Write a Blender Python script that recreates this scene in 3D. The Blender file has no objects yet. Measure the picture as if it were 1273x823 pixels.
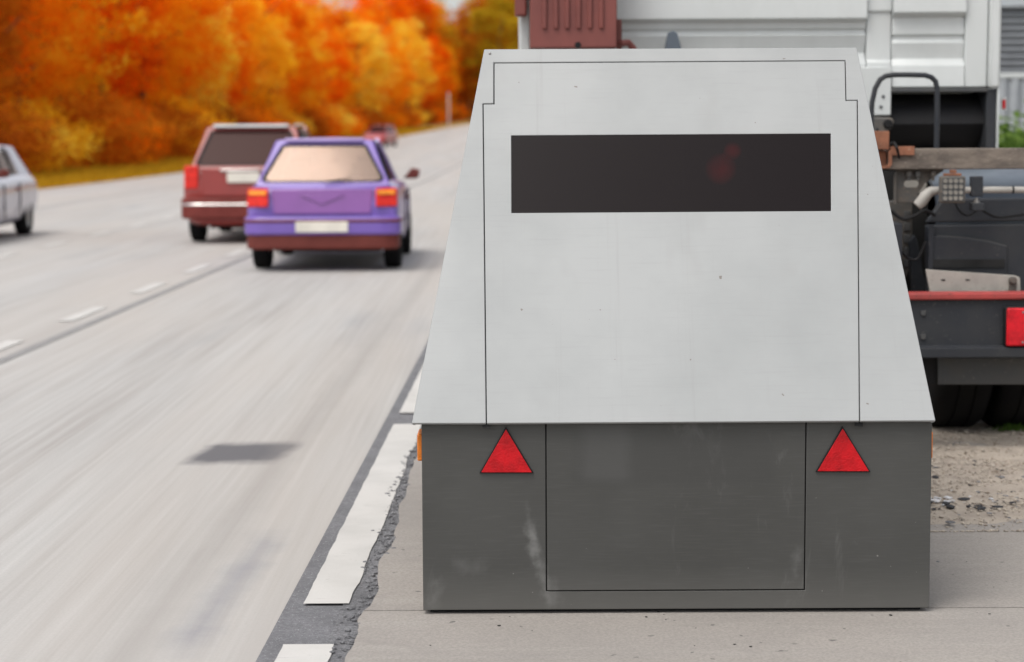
import bpy, bmesh, math, random
from mathutils import Vector, Matrix, noise as mnoise
random.seed(7)
R = math.radians
scene = bpy.context.scene
COL = scene.collection

# ------------------------------------------------------------------ camera
FPX, CX, CY, HOR, CAMH = 2500.0, 636.5, 411.5, 165.0, 1.427
PITCH = math.atan((CY-HOR)/FPX)
ROLL = R(0.28)
cam_d = bpy.data.cameras.new("camera"); cam = bpy.data.objects.new("camera", cam_d); COL.objects.link(cam)
cam_d.sensor_width = 36; cam_d.lens = FPX/1273*36
cam_d.clip_start = .05; cam_d.clip_end = 5000
cam_d.dof.use_dof = True; cam_d.dof.focus_distance = 6.1; cam_d.dof.aperture_fstop = 3.0
cam.matrix_world = Matrix.Translation((0,0,CAMH)) @ Matrix.Rotation(math.pi/2-PITCH, 4, 'X') @ Matrix.Rotation(-ROLL, 4, 'Z')
scene.camera = cam

# ------------------------------------------------------------------ light
SUN_EL, SUN_AZ = R(60), R(218)          # azimuth clockwise from +Y (high behind left, veiled)
world = bpy.data.worlds.new("World"); scene.world = world; world.use_nodes = True
nt = world.node_tree; nt.nodes.clear()
sky = nt.nodes.new('ShaderNodeTexSky'); sky.sky_type = 'NISHITA'; sky.sun_disc = False
sky.sun_elevation = SUN_EL; sky.sun_rotation = SUN_AZ; sky.dust_density = 3; sky.air_density = 1.0; sky.ozone_density = .6
hs = nt.nodes.new('ShaderNodeHueSaturation'); hs.inputs['Saturation'].default_value = .22
wm = nt.nodes.new('ShaderNodeMixRGB'); wm.blend_type = 'MULTIPLY'; wm.inputs[0].default_value = 1; wm.inputs[2].default_value = (1.0, 1.0, 1.0, 1)
bg = nt.nodes.new('ShaderNodeBackground'); bg.inputs[1].default_value = .15
wo = nt.nodes.new('ShaderNodeOutputWorld')
nt.links.new(sky.outputs[0], hs.inputs['Color']); nt.links.new(hs.outputs[0], wm.inputs[1]); nt.links.new(wm.outputs[0], bg.inputs[0]); nt.links.new(bg.outputs[0], wo.inputs[0])
sd = bpy.data.lights.new("sun", 'SUN'); sd.energy = .9; sd.angle = R(30); sd.color = (1, .93, .84)
sun = bpy.data.objects.new("sun", sd); COL.objects.link(sun)
dvec = Vector((math.sin(SUN_AZ)*math.cos(SUN_EL), math.cos(SUN_AZ)*math.cos(SUN_EL), math.sin(SUN_EL)))
sun.rotation_euler = dvec.to_track_quat('Z', 'Y').to_euler()
vs = scene.view_settings; vs.view_transform = 'Standard'; vs.look = 'None'; vs.gamma = 1; vs.use_curve_mapping = False
vs.exposure = 0.55
scene.render.engine = 'CYCLES'

# ------------------------------------------------------------------ helpers
def W(px, py, Y):
    """point on the vertical plane y=Y that appears at photo pixel (px,py)"""
    dx, dy = px-CX, py-CY
    c, s = math.cos(ROLL), math.sin(ROLL)
    dx, dy = dx*c - dy*s, dx*s + dy*c
    a, b = dx/FPX, -dy/FPX
    yy = math.cos(PITCH) + b*math.sin(PITCH); zz = -math.sin(PITCH) + b*math.cos(PITCH)
    k = Y/yy
    return Vector((a*k, Y, CAMH + zz*k))
def G(px, py):
    """ground point under photo pixel"""
    p = W(px, py, 1.0); t = CAMH/(CAMH-p.z)
    return Vector((p.x*t, t, 0))

class MB:
    def __init__(s): s.v = []; s.f = []; s.mi = []
    def add(s, vs_, fs, m=0):
        n = len(s.v); s.v += [tuple(v) for v in vs_]; s.f += [tuple(i+n for i in f) for f in fs]; s.mi += [m]*len(fs); return s
    def box(s, x0, x1, y0, y1, z0, z1, m=0):
        return s.add([(x0,y0,z0),(x1,y0,z0),(x1,y1,z0),(x0,y1,z0),(x0,y0,z1),(x1,y0,z1),(x1,y1,z1),(x0,y1,z1)],
              [(0,3,2,1),(4,5,6,7),(0,1,5,4),(1,2,6,5),(2,3,7,6),(3,0,4,7)], m)
    def prism(s, pts, d, m=0):
        d = Vector(d); pts = [Vector(p) for p in pts]; n = len(pts)
        fs = [tuple(range(n)), tuple(range(2*n-1, n-1, -1))] + [(i, i+n, (i+1)%n+n, (i+1)%n) for i in range(n)]
        return s.add(pts+[p+d for p in pts], fs, m)
    def tube(s, pts, r, n=10, m=0, cap=True):
        pts = [Vector(p) for p in pts]; rr = r if isinstance(r, (list, tuple)) else [r]*len(pts)
        base = len(s.v); up = None; vs_ = []
        for i, p in enumerate(pts):
            t = (pts[min(i+1, len(pts)-1)] - pts[max(i-1, 0)]).normalized()
            if up is None: up = Vector((0,0,1)) if abs(t.z) < .9 else Vector((1,0,0))
            a = t.cross(up).normalized(); b = a.cross(t).normalized(); up = b
            vs_ += [p + (a*math.cos(2*math.pi*k/n) + b*math.sin(2*math.pi*k/n))*rr[i] for k in range(n)]
        fs = []
        for i in range(len(pts)-1):
            for k in range(n):
                fs.append((i*n+k, i*n+(k+1)%n, (i+1)*n+(k+1)%n, (i+1)*n+k))
        if cap: fs += [tuple(range(n-1, -1, -1)), tuple(range((len(pts)-1)*n, len(pts)*n))]
        return s.add(vs_, fs, m)
    def lathe(s, prof, c, axis='x', n=32, m=0, closed=False):
        """prof: (radius, along) pairs"""
        c = Vector(c); vs_ = []
        for (r, a) in prof:
            for k in range(n):
                t = 2*math.pi*k/n; u, w = r*math.cos(t), r*math.sin(t)
                vs_.append(c + (Vector((a,u,w)) if axis == 'x' else Vector((u,a,w)) if axis == 'y' else Vector((u,w,a))))
        fs = [(i*n+k, i*n+(k+1)%n, (i+1)*n+(k+1)%n, (i+1)*n+k) for i in range(len(prof)-1) for k in range(n)]
        if closed: fs += [((len(prof)-1)*n+k, (len(prof)-1)*n+(k+1)%n, (k+1)%n, k) for k in range(n)]
        else: fs += [tuple(range(n)), tuple(range((len(prof)-1)*n, len(prof)*n))]
        return s.add(vs_, fs, m)
    def build(s, name, mat, parent=None, off=(0,0,0), bevel=0, seg=2, smooth=False, fix=True, ang=35):
        me = bpy.data.meshes.new(name); off = Vector(off)
        me.from_pydata([tuple(Vector(v)-off) for v in s.v], [], s.f); me.update()
        for mm in (mat if isinstance(mat, (list, tuple)) else [mat]): me.materials.append(mm)
        for p, mi in zip(me.polygons, s.mi): p.material_index = mi
        if fix:
            bm = bmesh.new(); bm.from_mesh(me); bmesh.ops.recalc_face_normals(bm, faces=bm.faces[:]); bm.to_mesh(me); bm.free()
        o = bpy.data.objects.new(name, me); COL.objects.link(o)
        if parent is not None: o.parent = parent
        if bevel:
            b = o.modifiers.new('bevel', 'BEVEL'); b.width = bevel; b.segments = seg; b.limit_method = 'ANGLE'; b.angle_limit = R(30)
            b.harden_normals = False
        if smooth or bevel:
            for p in me.polygons: p.use_smooth = True
            me.set_sharp_from_angle(angle=R(ang if not bevel else 60))
        return o

def tag(o, label=None, cat=None, group=None, kind=None):
    if label: o['label'] = label
    if cat: o['category'] = cat
    if group: o['group'] = group
    if kind: o['kind'] = kind
    return o
def empty(name, loc, rz=0, label=None, cat=None, group=None):
    o = bpy.data.objects.new(name, None); COL.objects.link(o); o.location = loc; o.rotation_euler = (0,0,rz); o.empty_display_size = .2
    return tag(o, label, cat, group)

SL = 0.0142
# ------------------------------------------------------------------ materials
def newmat(name):
    m = bpy.data.materials.new(name); m.use_nodes = True
    return m, m.node_tree, m.node_tree.nodes['Principled BSDF']
def N(t, typ, **kw):
    n = t.nodes.new(typ)
    for k, v in kw.items():
        if k in n.inputs: n.inputs[k].default_value = v
        else: setattr(n, k, v)
    return n
def ramp(t, src, stops):
    r = t.nodes.new('ShaderNodeValToRGB'); e = r.color_ramp.elements
    e[0].position, e[0].color = stops[0][0], (*stops[0][1], 1) if len(stops[0][1]) == 3 else stops[0][1]
    e[1].position, e[1].color = stops[1][0], (*stops[1][1], 1)
    for p, c in stops[2:]:
        q = e.new(p); q.color = (*c, 1)
    t.links.new(src, r.inputs[0]); return r.outputs[0]
def mixc(t, fac, a, b, mode='MIX'):
    m = t.nodes.new('ShaderNodeMixRGB'); m.blend_type = mode
    for i, v in ((0, fac), (1, a), (2, b)):
        if isinstance(v, (int, float)): m.inputs[i].default_value = v
        elif isinstance(v, tuple): m.inputs[i].default_value = (*v, 1)
        else: t.links.new(v, m.inputs[i])
    return m.outputs[0]
def coord(t, scale=(1,1,1), which='Object', rot=(0,0,0), loc=(0,0,0)):
    tc = t.nodes.new('ShaderNodeTexCoord'); mp = t.nodes.new('ShaderNodeMapping')
    mp.inputs['Scale'].default_value = scale; mp.inputs['Rotation'].default_value = rot; mp.inputs['Location'].default_value = loc
    t.links.new(tc.outputs[which], mp.inputs[0]); return mp.outputs[0]
def noise(t, vec, scale=5, detail=5, rough=.55, dist=0):
    n = t.nodes.new('ShaderNodeTexNoise'); n.inputs['Scale'].default_value = scale; n.inputs['Detail'].default_value = detail
    n.inputs['Roughness'].default_value = rough; n.inputs['Distortion'].default_value = dist
    t.links.new(vec, n.inputs['Vector']); return n.outputs[0]
def bump(t, b, h, strength=.3, dist=.01):
    n = t.nodes.new('ShaderNodeBump'); n.inputs['Strength'].default_value = strength; n.inputs['Distance'].default_value = dist
    t.links.new(h, n.inputs['Height']); t.links.new(n.outputs[0], b.inputs['Normal'])
BLK, WHT = (0,0,0), (1,1,1)
def mth(t, op, a, b_=0.0, clamp=False):
    n = t.nodes.new('ShaderNodeMath'); n.operation = op; n.use_clamp = clamp
    for i, v in ((0, a), (1, b_)):
        if isinstance(v, (int, float)): n.inputs[i].default_value = v
        else: t.links.new(v, n.inputs[i])
    return n.outputs[0]
def stain(t, ax, ca, ha, sa, bx, cb, hb, sb, skew=0, nz=.5, ns=6):
    """soft edged rectangular mark on a surface, in object coordinates: axis, centre, half size, softness (twice)"""
    tc = t.nodes.new('ShaderNodeTexCoord'); sp = t.nodes.new('ShaderNodeSeparateXYZ'); t.links.new(tc.outputs['Object'], sp.inputs[0])
    n = mth(t, 'MULTIPLY', mth(t, 'SUBTRACT', noise(t, tc.outputs['Object'], ns, 4, .6), .5), nz)
    B_ = mth(t, 'SUBTRACT', sp.outputs[bx], cb); A_ = mth(t, 'SUBTRACT', mth(t, 'SUBTRACT', sp.outputs[ax], ca), mth(t, 'MULTIPLY', B_, skew))
    ma = mth(t, 'ADD', mth(t, 'DIVIDE', mth(t, 'SUBTRACT', ha, mth(t, 'ABSOLUTE', A_)), sa), mth(t, 'ADD', n, .5), True)
    mb_ = mth(t, 'ADD', mth(t, 'DIVIDE', mth(t, 'SUBTRACT', hb, mth(t, 'ABSOLUTE', B_)), sb), mth(t, 'ADD', n, .5), True)
    return mth(t, 'MULTIPLY', ma, mb_)
def worn(name, c1, c2, rough=.5, metal=0, s1=6, s2=60, speck=None, bs=.1, stretch=(1,1,1), amt=(.4,.65), coat=0, spec=.5):
    m, t, b = newmat(name); v = coord(t, stretch)
    n1 = noise(t, v, s1, 6, .6)
    f = ramp(t, n1, [(amt[0], BLK), (amt[1], WHT)])
    c = mixc(t, f, c1, c2)
    n2 = noise(t, v, s2, 4, .7)
    if speck: c = mixc(t, ramp(t, n2, [(.62, BLK), (.68, WHT)]), c, speck)
    t.links.new(c, b.inputs['Base Color'])
    b.inputs['Metallic'].default_value = metal
    rr = ramp(t, n1, [(.3, (rough*.8,)*3), (.7, (min(1, rough*1.25),)*3)]); t.links.new(rr, b.inputs['Roughness'])
    b.inputs['Coat Weight'].default_value = coat; b.inputs['Specular IOR Level'].default_value = spec
    if bs: bump(t, b, n2, bs, .004)
    return m
def plain(name, c, rough=.5, metal=0, **kw): return worn(name, c, tuple(x*.82 for x in c), rough, metal, **kw)

# white sheet metal of the trailer: faint runs, rust dots, grime
def m_trailer_white():
    m, t, b = newmat('trailer_white_paint')
    v = coord(t); vs1 = coord(t, (26, 1, .55))
    cloud = noise(t, v, 2.3, 5, .6); streak = noise(t, vs1, 1.0, 4, .7); fine = noise(t, coord(t, (1.6, 1, 45)), 4, 3, .6)
    c = mixc(t, ramp(t, cloud, [(.38, BLK), (.68, WHT)]), (.338,.349,.350), (.300,.312,.313))
    c = mixc(t, ramp(t, streak, [(.60, BLK), (.80, (.35,)*3)]), c, (.225,.225,.215))
    c = mixc(t, ramp(t, fine, [(.55, BLK), (.9, (.3,)*3)]), c, (.245,.25,.25))
    sp = noise(t, v, 38, 2, .5)
    c = mixc(t, ramp(t, sp, [(.765, BLK), (.785, (.75,)*3)]), c, (.13,.10,.08))
    sm = noise(t, coord(t, (2.2, 2.2, 1.2)), 2.6, 3, .5)
    c = mixc(t, ramp(t, sm, [(.60, BLK), (.75, (.28,)*3)]), c, (.262,.262,.255))
    t.links.new(c, b.inputs['Base Color'])
    t.links.new(ramp(t, cloud, [(.3, (.38,)*3), (.7, (.55,)*3)]), b.inputs['Roughness'])
    h = noise(t, coord(t, (1, 1, 1)), 1.6, 2, .4)
    n1 = N(t, 'ShaderNodeBump'); n1.inputs['Strength'].default_value = .35; n1.inputs['Distance'].default_value = .02; t.links.new(h, n1.inputs['Height'])
    n2 = N(t, 'ShaderNodeBump'); n2.inputs['Strength'].default_value = .06; n2.inputs['Distance'].default_value = .002
    t.links.new(noise(t, v, 220, 3), n2.inputs['Height']); t.links.new(n1.outputs[0], n2.inputs['Normal']); t.links.new(n2.outputs[0], b.inputs['Normal'])
    return m
def m_trailer_grey():
    m, t, b = newmat('trailer_grey_paint')
    v = coord(t)
    c = mixc(t, ramp(t, noise(t, v, 2.6, 5, .6), [(.38, BLK), (.66, WHT)]), (.058,.058,.0545), (.048,.048,.0445))
    c = mixc(t, ramp(t, noise(t, coord(t, (3.2, 1, .8), rot=(0,R(14),0)), 2.2, 6, .72, .6), [(.62, BLK), (.80, (.55,)*3)]), c, (.17,.17,.165))
    c = mixc(t, ramp(t, noise(t, coord(t, (2, 1, 40)), 5, 3, .6), [(.5, BLK), (.9, (.4,)*3)]), c, (.10,.10,.095))
    c = mixc(t, ramp(t, noise(t, v, 55, 2, .5), [(.77, BLK), (.79, (.8,)*3)]), c, (.22,.21,.2))
    tl = Vector(((W(527,760,5.815).x + W(1155,760,5.815).x)/2, 0, .016))
    def at(px, py): q = W(px, py, 5.815) - tl; return q.x, q.z
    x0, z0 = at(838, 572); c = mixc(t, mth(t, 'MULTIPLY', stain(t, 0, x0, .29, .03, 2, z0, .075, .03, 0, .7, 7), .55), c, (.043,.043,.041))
    x0, z0 = at(752, 560); c = mixc(t, mth(t, 'MULTIPLY', stain(t, 0, x0, .07, .04, 2, z0, .085, .03, 0, .9, 9), .30), c, (.10,.10,.098))
    for (px, py, hx, hz, sk, am) in ((672,705,.006,.10,-.22,.5), (686,738,.022,.03,-.3,.4), (585,706,.04,.012,0,.2), (660,665,.004,.08,-.1,.5), (540,740,.012,.03,.3,.35), (990,700,.003,.05,.1,.3)):
        x0, z0 = at(px, py); c = mixc(t, mth(t, 'MULTIPLY', stain(t, 0, x0, hx, .03, 2, z0, hz, .05, sk, 2.2, 22), am), c, (.20,.20,.195))
    # dust thrown up on the lowest hand's breadth
    sep = N(t, 'ShaderNodeSeparateXYZ'); tc = N(t, 'ShaderNodeTexCoord'); t.links.new(tc.outputs['Object'], sep.inputs[0])
    dz = ramp(t, sep.outputs[2], [(.02, (.45,)*3), (.14, BLK)])
    c = mixc(t, dz, c, (.13,.125,.115))
    t.links.new(c, b.inputs['Base Color']); b.inputs['Roughness'].default_value = .55
    bump(t, b, noise(t, v, 2.0, 2, .4), .3, .015)
    return m
def m_concrete():
    m, t, b = newmat('pavement_concrete')
    v = coord(t)
    c = mixc(t, ramp(t, noise(t, v, .9, 6, .62), [(.35, BLK), (.65, WHT)]), (.355,.325,.295), (.29,.268,.247))
    c = mixc(t, ramp(t, noise(t, coord(t, (.5, 6, 1)), 2.2, 5, .65), [(.5, BLK), (.8, (.55,)*3)]), c, (.40,.375,.345))
    c = mixc(t, ramp(t, noise(t, v, 110, 3, .7), [(.35, (.55,)*3), (.62, BLK)]), c, (.20,.185,.17))
    c = mixc(t, ramp(t, noise(t, v, 23, 2, .5), [(.73, BLK), (.75, (.8,)*3)]), c, (.10,.095,.09))
    c = mixc(t, ramp(t, noise(t, v, 3.4, 4, .7, .8), [(.56, BLK), (.75, (.6,)*3)]), c, (.235,.215,.20))
    # sandy area
    geo = N(t, 'ShaderNodeTexCoord'); sep = N(t, 'ShaderNodeSeparateXYZ'); t.links.new(geo.outputs['Object'], sep.inputs[0])
    t.links.new(c, b.inputs['Base Color']); b.inputs['Roughness'].default_value = .88
    bump(t, b, noise(t, v, 140, 4, .7), .35, .004)
    return m
def m_road():
    m, t, b = newmat('road_asphalt')
    vr = coord(t, (1, .014, 1), rot=(0,0,R(.81))); v = coord(t)
    c = mixc(t, ramp(t, noise(t, vr, 1.1, 4, .55), [(.35, BLK), (.66, WHT)]), (.47,.468,.457), (.38,.366,.35))
    c = mixc(t, ramp(t, noise(t, coord(t, (1, .016, 1), rot=(0,0,R(.81)), loc=(3,1,0)), 7, 5, .65), [(.35, (.6,)*3), (.62, BLK)]), c, (.30,.27,.25))
    c = mixc(t, ramp(t, noise(t, coord(t, (1, .012, 1), rot=(0,0,R(.81)), loc=(7,4,0)), 26, 4, .7), [(.4, BLK), (.75, (.7,)*3)]), c, (.53,.525,.51))
    c = mixc(t, ramp(t, noise(t, coord(t, (1, .12, 1), rot=(0,0,R(.81)), loc=(1,8,0)), 1.6, 3, .5), [(.60, BLK), (.78, (.55,)*3)]), c, (.25,.255,.27))
    c = mixc(t, ramp(t, noise(t, v, 90, 3, .7), [(.36, (.22,)*3), (.6, BLK)]), c, (.25,.24,.23))
    c = mixc(t, ramp(t, noise(t, coord(t, (.9, .10, 1), rot=(0,0,R(.81)), loc=(5,2,0)), .8, 4, .5), [(.40, BLK), (.62, (.7,)*3)]), c, (.43,.395,.36))
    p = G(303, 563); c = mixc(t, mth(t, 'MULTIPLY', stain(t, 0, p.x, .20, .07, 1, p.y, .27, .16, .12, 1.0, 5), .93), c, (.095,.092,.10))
    p = G(282, 735); c = mixc(t, mth(t, 'MULTIPLY', stain(t, 0, p.x, .045, .10, 1, p.y, .8, .7, .03, 1.2, 4), .55), c, (.20,.205,.235))
    p = G(600, 480); c = mixc(t, mth(t, 'MULTIPLY', stain(t, 0, -.86, .06, .10, 1, 20, 30, 4, SL, 1.0, 3), .35), c, (.26,.24,.225))
    t.links.new(c, b.inputs['Base Color']); b.inputs['Roughness'].default_value = .8
    bump(t, b, noise(t, v, 160, 3, .7), .25, .003)
    return m
def m_asph(name, c1, c2, bs=.8):
    m, t, b = newmat(name); v = coord(t)
    c = mixc(t, ramp(t, noise(t, v, 75, 4, .75), [(.42, BLK), (.58, WHT)]), c1, c2)
    c = mixc(t, ramp(t, noise(t, v, 5, 4, .6), [(.4, BLK), (.7, (.6,)*3)]), c, tuple(x*.75 for x in c1))
    c = mixc(t, ramp(t, noise(t, v, 170, 2, .6), [(.64, BLK), (.7, WHT)]), c, (.42,.42,.43))
    t.links.new(c, b.inputs['Base Color']); b.inputs['Roughness'].default_value = .85
    bump(t, b, noise(t, v, 95, 5, .75), bs, .012)
    return m
def m_linepaint():
    m, t, b = newmat('road_paint'); v = coord(t)
    c = mixc(t, ramp(t, noise(t, v, 3, 5, .6), [(.4, BLK), (.7, WHT)]), (.56,.545,.52), (.48,.468,.445))
    c = mixc(t, ramp(t, noise(t, v, 34, 4, .75), [(.66, BLK), (.72, (.8,)*3)]), c, (.36,.34,.31))
    c = mixc(t, ramp(t, noise(t, coord(t, (1, 3.5, 1)), 4.5, 6, .7, 1.2), [(.63, BLK), (.68, (.55,)*3)]), c, (.30,.29,.28))
    t.links.new(c, b.inputs['Base Color']); b.inputs['Roughness'].default_value = .75
    bump(t, b, noise(t, v, 80, 4), .3, .003); return m
def m_grass(name, cs):
    m, t, b = newmat(name)
    n = noise(t, coord(t), .35, 6, .7)
    c = ramp(t, n, [(.3, cs[0]), (.7, cs[1]), (.5, cs[2])])
    t.links.new(c, b.inputs['Base Color']); b.inputs['Roughness'].default_value = .9
    return m
def m_leaf(name, stops, trans=.45, scale=.55):
    m, t, b = newmat(name)
    t.nodes.remove(b); out = t.nodes['Material Output']
    tc = N(t, 'ShaderNodeTexCoord'); oi = N(t, 'ShaderNodeObjectInfo')
    ad = N(t, 'ShaderNodeVectorMath', operation='ADD'); t.links.new(tc.outputs['Object'], ad.inputs[0]); 
    sc = N(t, 'ShaderNodeVectorMath', operation='SCALE'); cb = N(t, 'ShaderNodeCombineXYZ')
    t.links.new(oi.outputs['Random'], cb.inputs[0]); t.links.new(cb.outputs[0], sc.inputs[0]); sc.inputs['Scale'].default_value = 97
    t.links.new(sc.outputs[0], ad.inputs[1])
    n1 = noise(t, ad.outputs[0], scale, 3, .6); n2 = noise(t, ad.outputs[0], 9, 2, .6)
    mx = N(t, 'ShaderNodeMath', operation='ADD'); t.links.new(n1, mx.inputs[0])
    m2 = N(t, 'ShaderNodeMath', operation='MULTIPLY_ADD'); t.links.new(oi.outputs['Random'], m2.inputs[0]); m2.inputs[1].default_value = .34; m2.inputs[2].default_value = -.17
    m3 = N(t, 'ShaderNodeMath', operation='MULTIPLY_ADD'); t.links.new(n2, m3.inputs[0]); m3.inputs[1].default_value = .4; m3.inputs[2].default_value = -.2
    t.links.new(m2.outputs[0], mx.inputs[1]); m4 = N(t, 'ShaderNodeMath', operation='ADD'); t.links.new(mx.outputs[0], m4.inputs[0]); t.links.new(m3.outputs[0], m4.inputs[1])
    c = ramp(t, m4.outputs[0], stops)
    d = N(t, 'ShaderNodeBsdfDiffuse'); tr = N(t, 'ShaderNodeBsdfTranslucent'); ms = N(t, 'ShaderNodeMixShader'); ms.inputs[0].default_value = trans
    t.links.new(c, d.inputs[0]); t.links.new(c, tr.inputs[0]); t.links.new(d.outputs[0], ms.inputs[1]); t.links.new(tr.outputs[0], ms.inputs[2]); t.links.new(ms.outputs[0], out.inputs[0])
    return m
def m_glass(name, tint, op, rough=.05, spec=.5):
    """dark pane: glossy coat over tinted see-through"""
    m, t, b = newmat(name); out = t.nodes['Material Output']
    b.inputs['Base Color'].default_value = (*[x*.25 for x in tint], 1); b.inputs['Roughness'].default_value = rough; b.inputs['Specular IOR Level'].default_value = spec
    tr = N(t, 'ShaderNodeBsdfTransparent'); tr.inputs[0].default_value = (*tint, 1)
    ms = N(t, 'ShaderNodeMixShader'); ms.inputs[0].default_value = op
    t.links.new(tr.outputs[0], ms.inputs[1]); t.links.new(b.outputs[0], ms.inputs[2]); t.links.new(ms.outputs[0], out.inputs[0])
    return m

M = {}
M['twhite'] = m_trailer_white(); M['tgrey'] = m_trailer_grey(); M['concrete'] = m_concrete(); M['road'] = m_road()
M['seamdark'] = plain('dark_gap', (.012,.012,.012), .8)
M['edge'] = m_asph('edge_asphalt', (.14,.14,.15), (.20,.20,.21), .5)
M['broken'] = m_asph('broken_asphalt', (.16,.16,.17), (.29,.29,.30), 1.0)
M['joint'] = m_asph('joint_sealant', (.24,.235,.23), (.30,.29,.285), .3)
M['patch'] = m_asph('patch_asphalt', (.12,.115,.12), (.17,.165,.17), .4)
M['line'] = m_linepaint()
M['ground'] = m_grass('verge_soil', [(.22,.13,.02), (.44,.28,.035), (.34,.20,.03)])
M['grass'] = m_leaf('grass_blades', [(.3, (.36,.20,.015)), (.7, (.62,.37,.025)), (.5, (.48,.28,.02))], .3)
M['autumn_glow'] = m_leaf('autumn_glow_leaves', [(.20, (.60,.08,.005)), (.80, (.97,.56,.03)), (.40, (.95,.17,.004)), (.62, (.98,.33,.008))], .5)  # autumn orange with the warm flare glow put into the leaf colour
M['amber'] = m_leaf('amber_glow_leaves', [(.22, (.90,.26,.006)), (.80, (.98,.80,.12)), (.5, (.97,.56,.02))], .5)  # golden leaves also carry the brightest part of the flare glow
M['rust'] = m_leaf('rust_leaves', [(.22, (.24,.05,.010)), (.78, (.80,.30,.02)), (.5, (.55,.14,.010))], .5)
M['olive'] = m_leaf('yellow_green_leaves', [(.22, (.26,.17,.01)), (.80, (.80,.62,.06)), (.5, (.56,.38,.02))], .5)
M['bark'] = worn('bark', (.11,.06,.04), (.06,.035,.025), .9, s1=8, s2=40, bs=.6, stretch=(3,3,.5))
M['green'] = m_leaf('green_leaves', [(.3, (.05,.10,.02)), (.7, (.20,.30,.07)), (.5, (.11,.19,.04))], .4, 2.0)
M['window'] = M['x'] = m_glass('tinted_window', (.26,.10,.11), .62, .30, .22)
M['window'].node_tree.nodes['Principled BSDF'].inputs['Base Color'].default_value = (.009,.005,.006,1)
M['redrefl'] = None
def m_red(name, c, bs=.5):
    m, t, b = newmat(name); v = coord(t)
    cc = mixc(t, ramp(t, noise(t, v, 16, 5, .65), [(.4, BLK), (.72, WHT)]), c, tuple(x*.5 for x in c))
    cc = mixc(t, ramp(t, noise(t, v, 9, 5, .7), [(.64, BLK), (.85, (.2,)*3)]), cc, (.35,.12,.10))
    t.links.new(cc, b.inputs['Base Color']); b.inputs['Roughness'].default_value = .42; b.inputs['Specular IOR Level'].default_value = .3
    vo = t.nodes.new('ShaderNodeTexVoronoi'); vo.inputs['Scale'].default_value = 190; t.links.new(v, vo.inputs['Vector']); bump(t, b, vo.outputs[0], bs, .002)
    return m
M['redrefl'] = m_red('red_reflector', (.55,.004,.010)); M['amberrefl'] = m_red('amber_reflector', (.75,.22,.03))
M['redlens'] = m_red('red_lens', (.72,.010,.022), .8)
M['black'] = worn('black_plastic', (.008,.008,.010), (.014,.0135,.014), .6, spec=.25, bs=.15)
M['rubber'] = worn('rubber', (.007,.007,.008), (.012,.0115,.011), .95, spec=.15, bs=.2)
M['steel'] = plain('steel', (.35,.34,.33), .4, .9)
M['charcoal'] = worn('chassis_charcoal_paint', (.026,.029,.036), (.038,.040,.044), .55, spec=.3, s1=5, speck=(.075,.072,.07), bs=.12)
M['charlight'] = worn('dusty_charcoal', (.055,.058,.062), (.08,.078,.074), .65, s1=5, speck=(.14,.13,.12), bs=.12)
M['redpaint'] = worn('faded_red_paint', (.42,.055,.05), (.30,.05,.045), .5, s1=12, speck=(.12,.04,.03), bs=.15)
M['cabwhite'] = worn('cab_paint', (.59,.615,.612), (.52,.545,.54), .45, s1=2.2, s2=70, bs=.03, stretch=(1.2,1,.6), coat=.2)
M['cabgrey'] = worn('dirty_cab_paint', (.36,.375,.37), (.45,.46,.455), .5, s1=3, s2=70, bs=.05, stretch=(9,1,.6))
M['wood'] = worn('weathered_beam', (.20,.165,.135), (.12,.10,.085), .85, s1=9, s2=45, speck=(.36,.31,.26), bs=.5, stretch=(1,1,3), amt=(.42,.6))
M['rusty'] = worn('rusty_steel', (.30,.12,.065), (.17,.075,.045), .85, s1=14, s2=60, speck=(.36,.20,.13), bs=.45)
M['rib'] = worn('flare_tinted_plastic', (.20,.055,.045), (.16,.045,.038), .5, s1=4, bs=.05)  # dark plastic with the red flare tint put into its colour
M['fender'] = worn('blue_grey_plastic', (.10,.125,.155), (.075,.09,.115), .38, s1=3, bs=.05)
M['pipe'] = worn('pale_hose', (.36,.34,.31), (.27,.255,.235), .6, s1=10, bs=.1)
M['cream'] = worn('dirty_galvanised', (.42,.40,.36), (.33,.315,.285), .6, .1, s1=7, speck=(.22,.2,.17), bs=.15)
M['bracket'] = worn('bracket_steel', (.085,.082,.078), (.13,.11,.09), .7, s1=11, speck=(.2,.15,.11), bs=.3)
M['led'] = plain('led_lens', (.27,.25,.22), .3)
M['shutter'] = worn('shutter_grey', (.19,.205,.22), (.16,.17,.185), .5, s1=2)
M['wall'] = worn('render_wall', (.42,.46,.48), (.38,.41,.43), .8, s1=1.2)
M['sheet'] = worn('fence_sheet', (.36,.38,.40), (.28,.30,.32), .6, s1=3)

# ------------------------------------------------------------------ terrain & road
def zt(y): return 0 if y < 60 else 4e-4*(min(y, 340)-60)**1.64 + max(0, y-340)*.012
def cx_(y): return SL*y + (0 if y < 150 else 2.5e-4*(min(y, 420)-150)**2 + max(0, y-420)*.135)
YS = [-30,-10,0,3] + [4+i*2 for i in range(28)] + [62+i*6 for i in range(30)] + [250+i*15 for i in range(20)] + [600, 800, 1200, 2000, 3000]
def strip(name, us, z, mat, ylist=YS, kind='structure', uneven=None):
    mb = MB(); n = len(us); vs_ = []
    for y in ylist:
        for u in us: vs_.append((u + cx_(y), y, zt(y) + z))
    fs = [(i*n+j, i*n+j+1, (i+1)*n+j+1, (i+1)*n+j) for i in range(len(ylist)-1) for j in range(n-1)]
    mb.add(vs_, fs); o = mb.build(name, mat, fix=False); tag(o, kind=kind); return o
strip('ground', [-2500,-800,-200,-60,-30,-16,-12,-6,0,6,12,30,80,300,1500], -.06, M['ground'])
road_y = [y for y in YS if y <= 1200]
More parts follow.
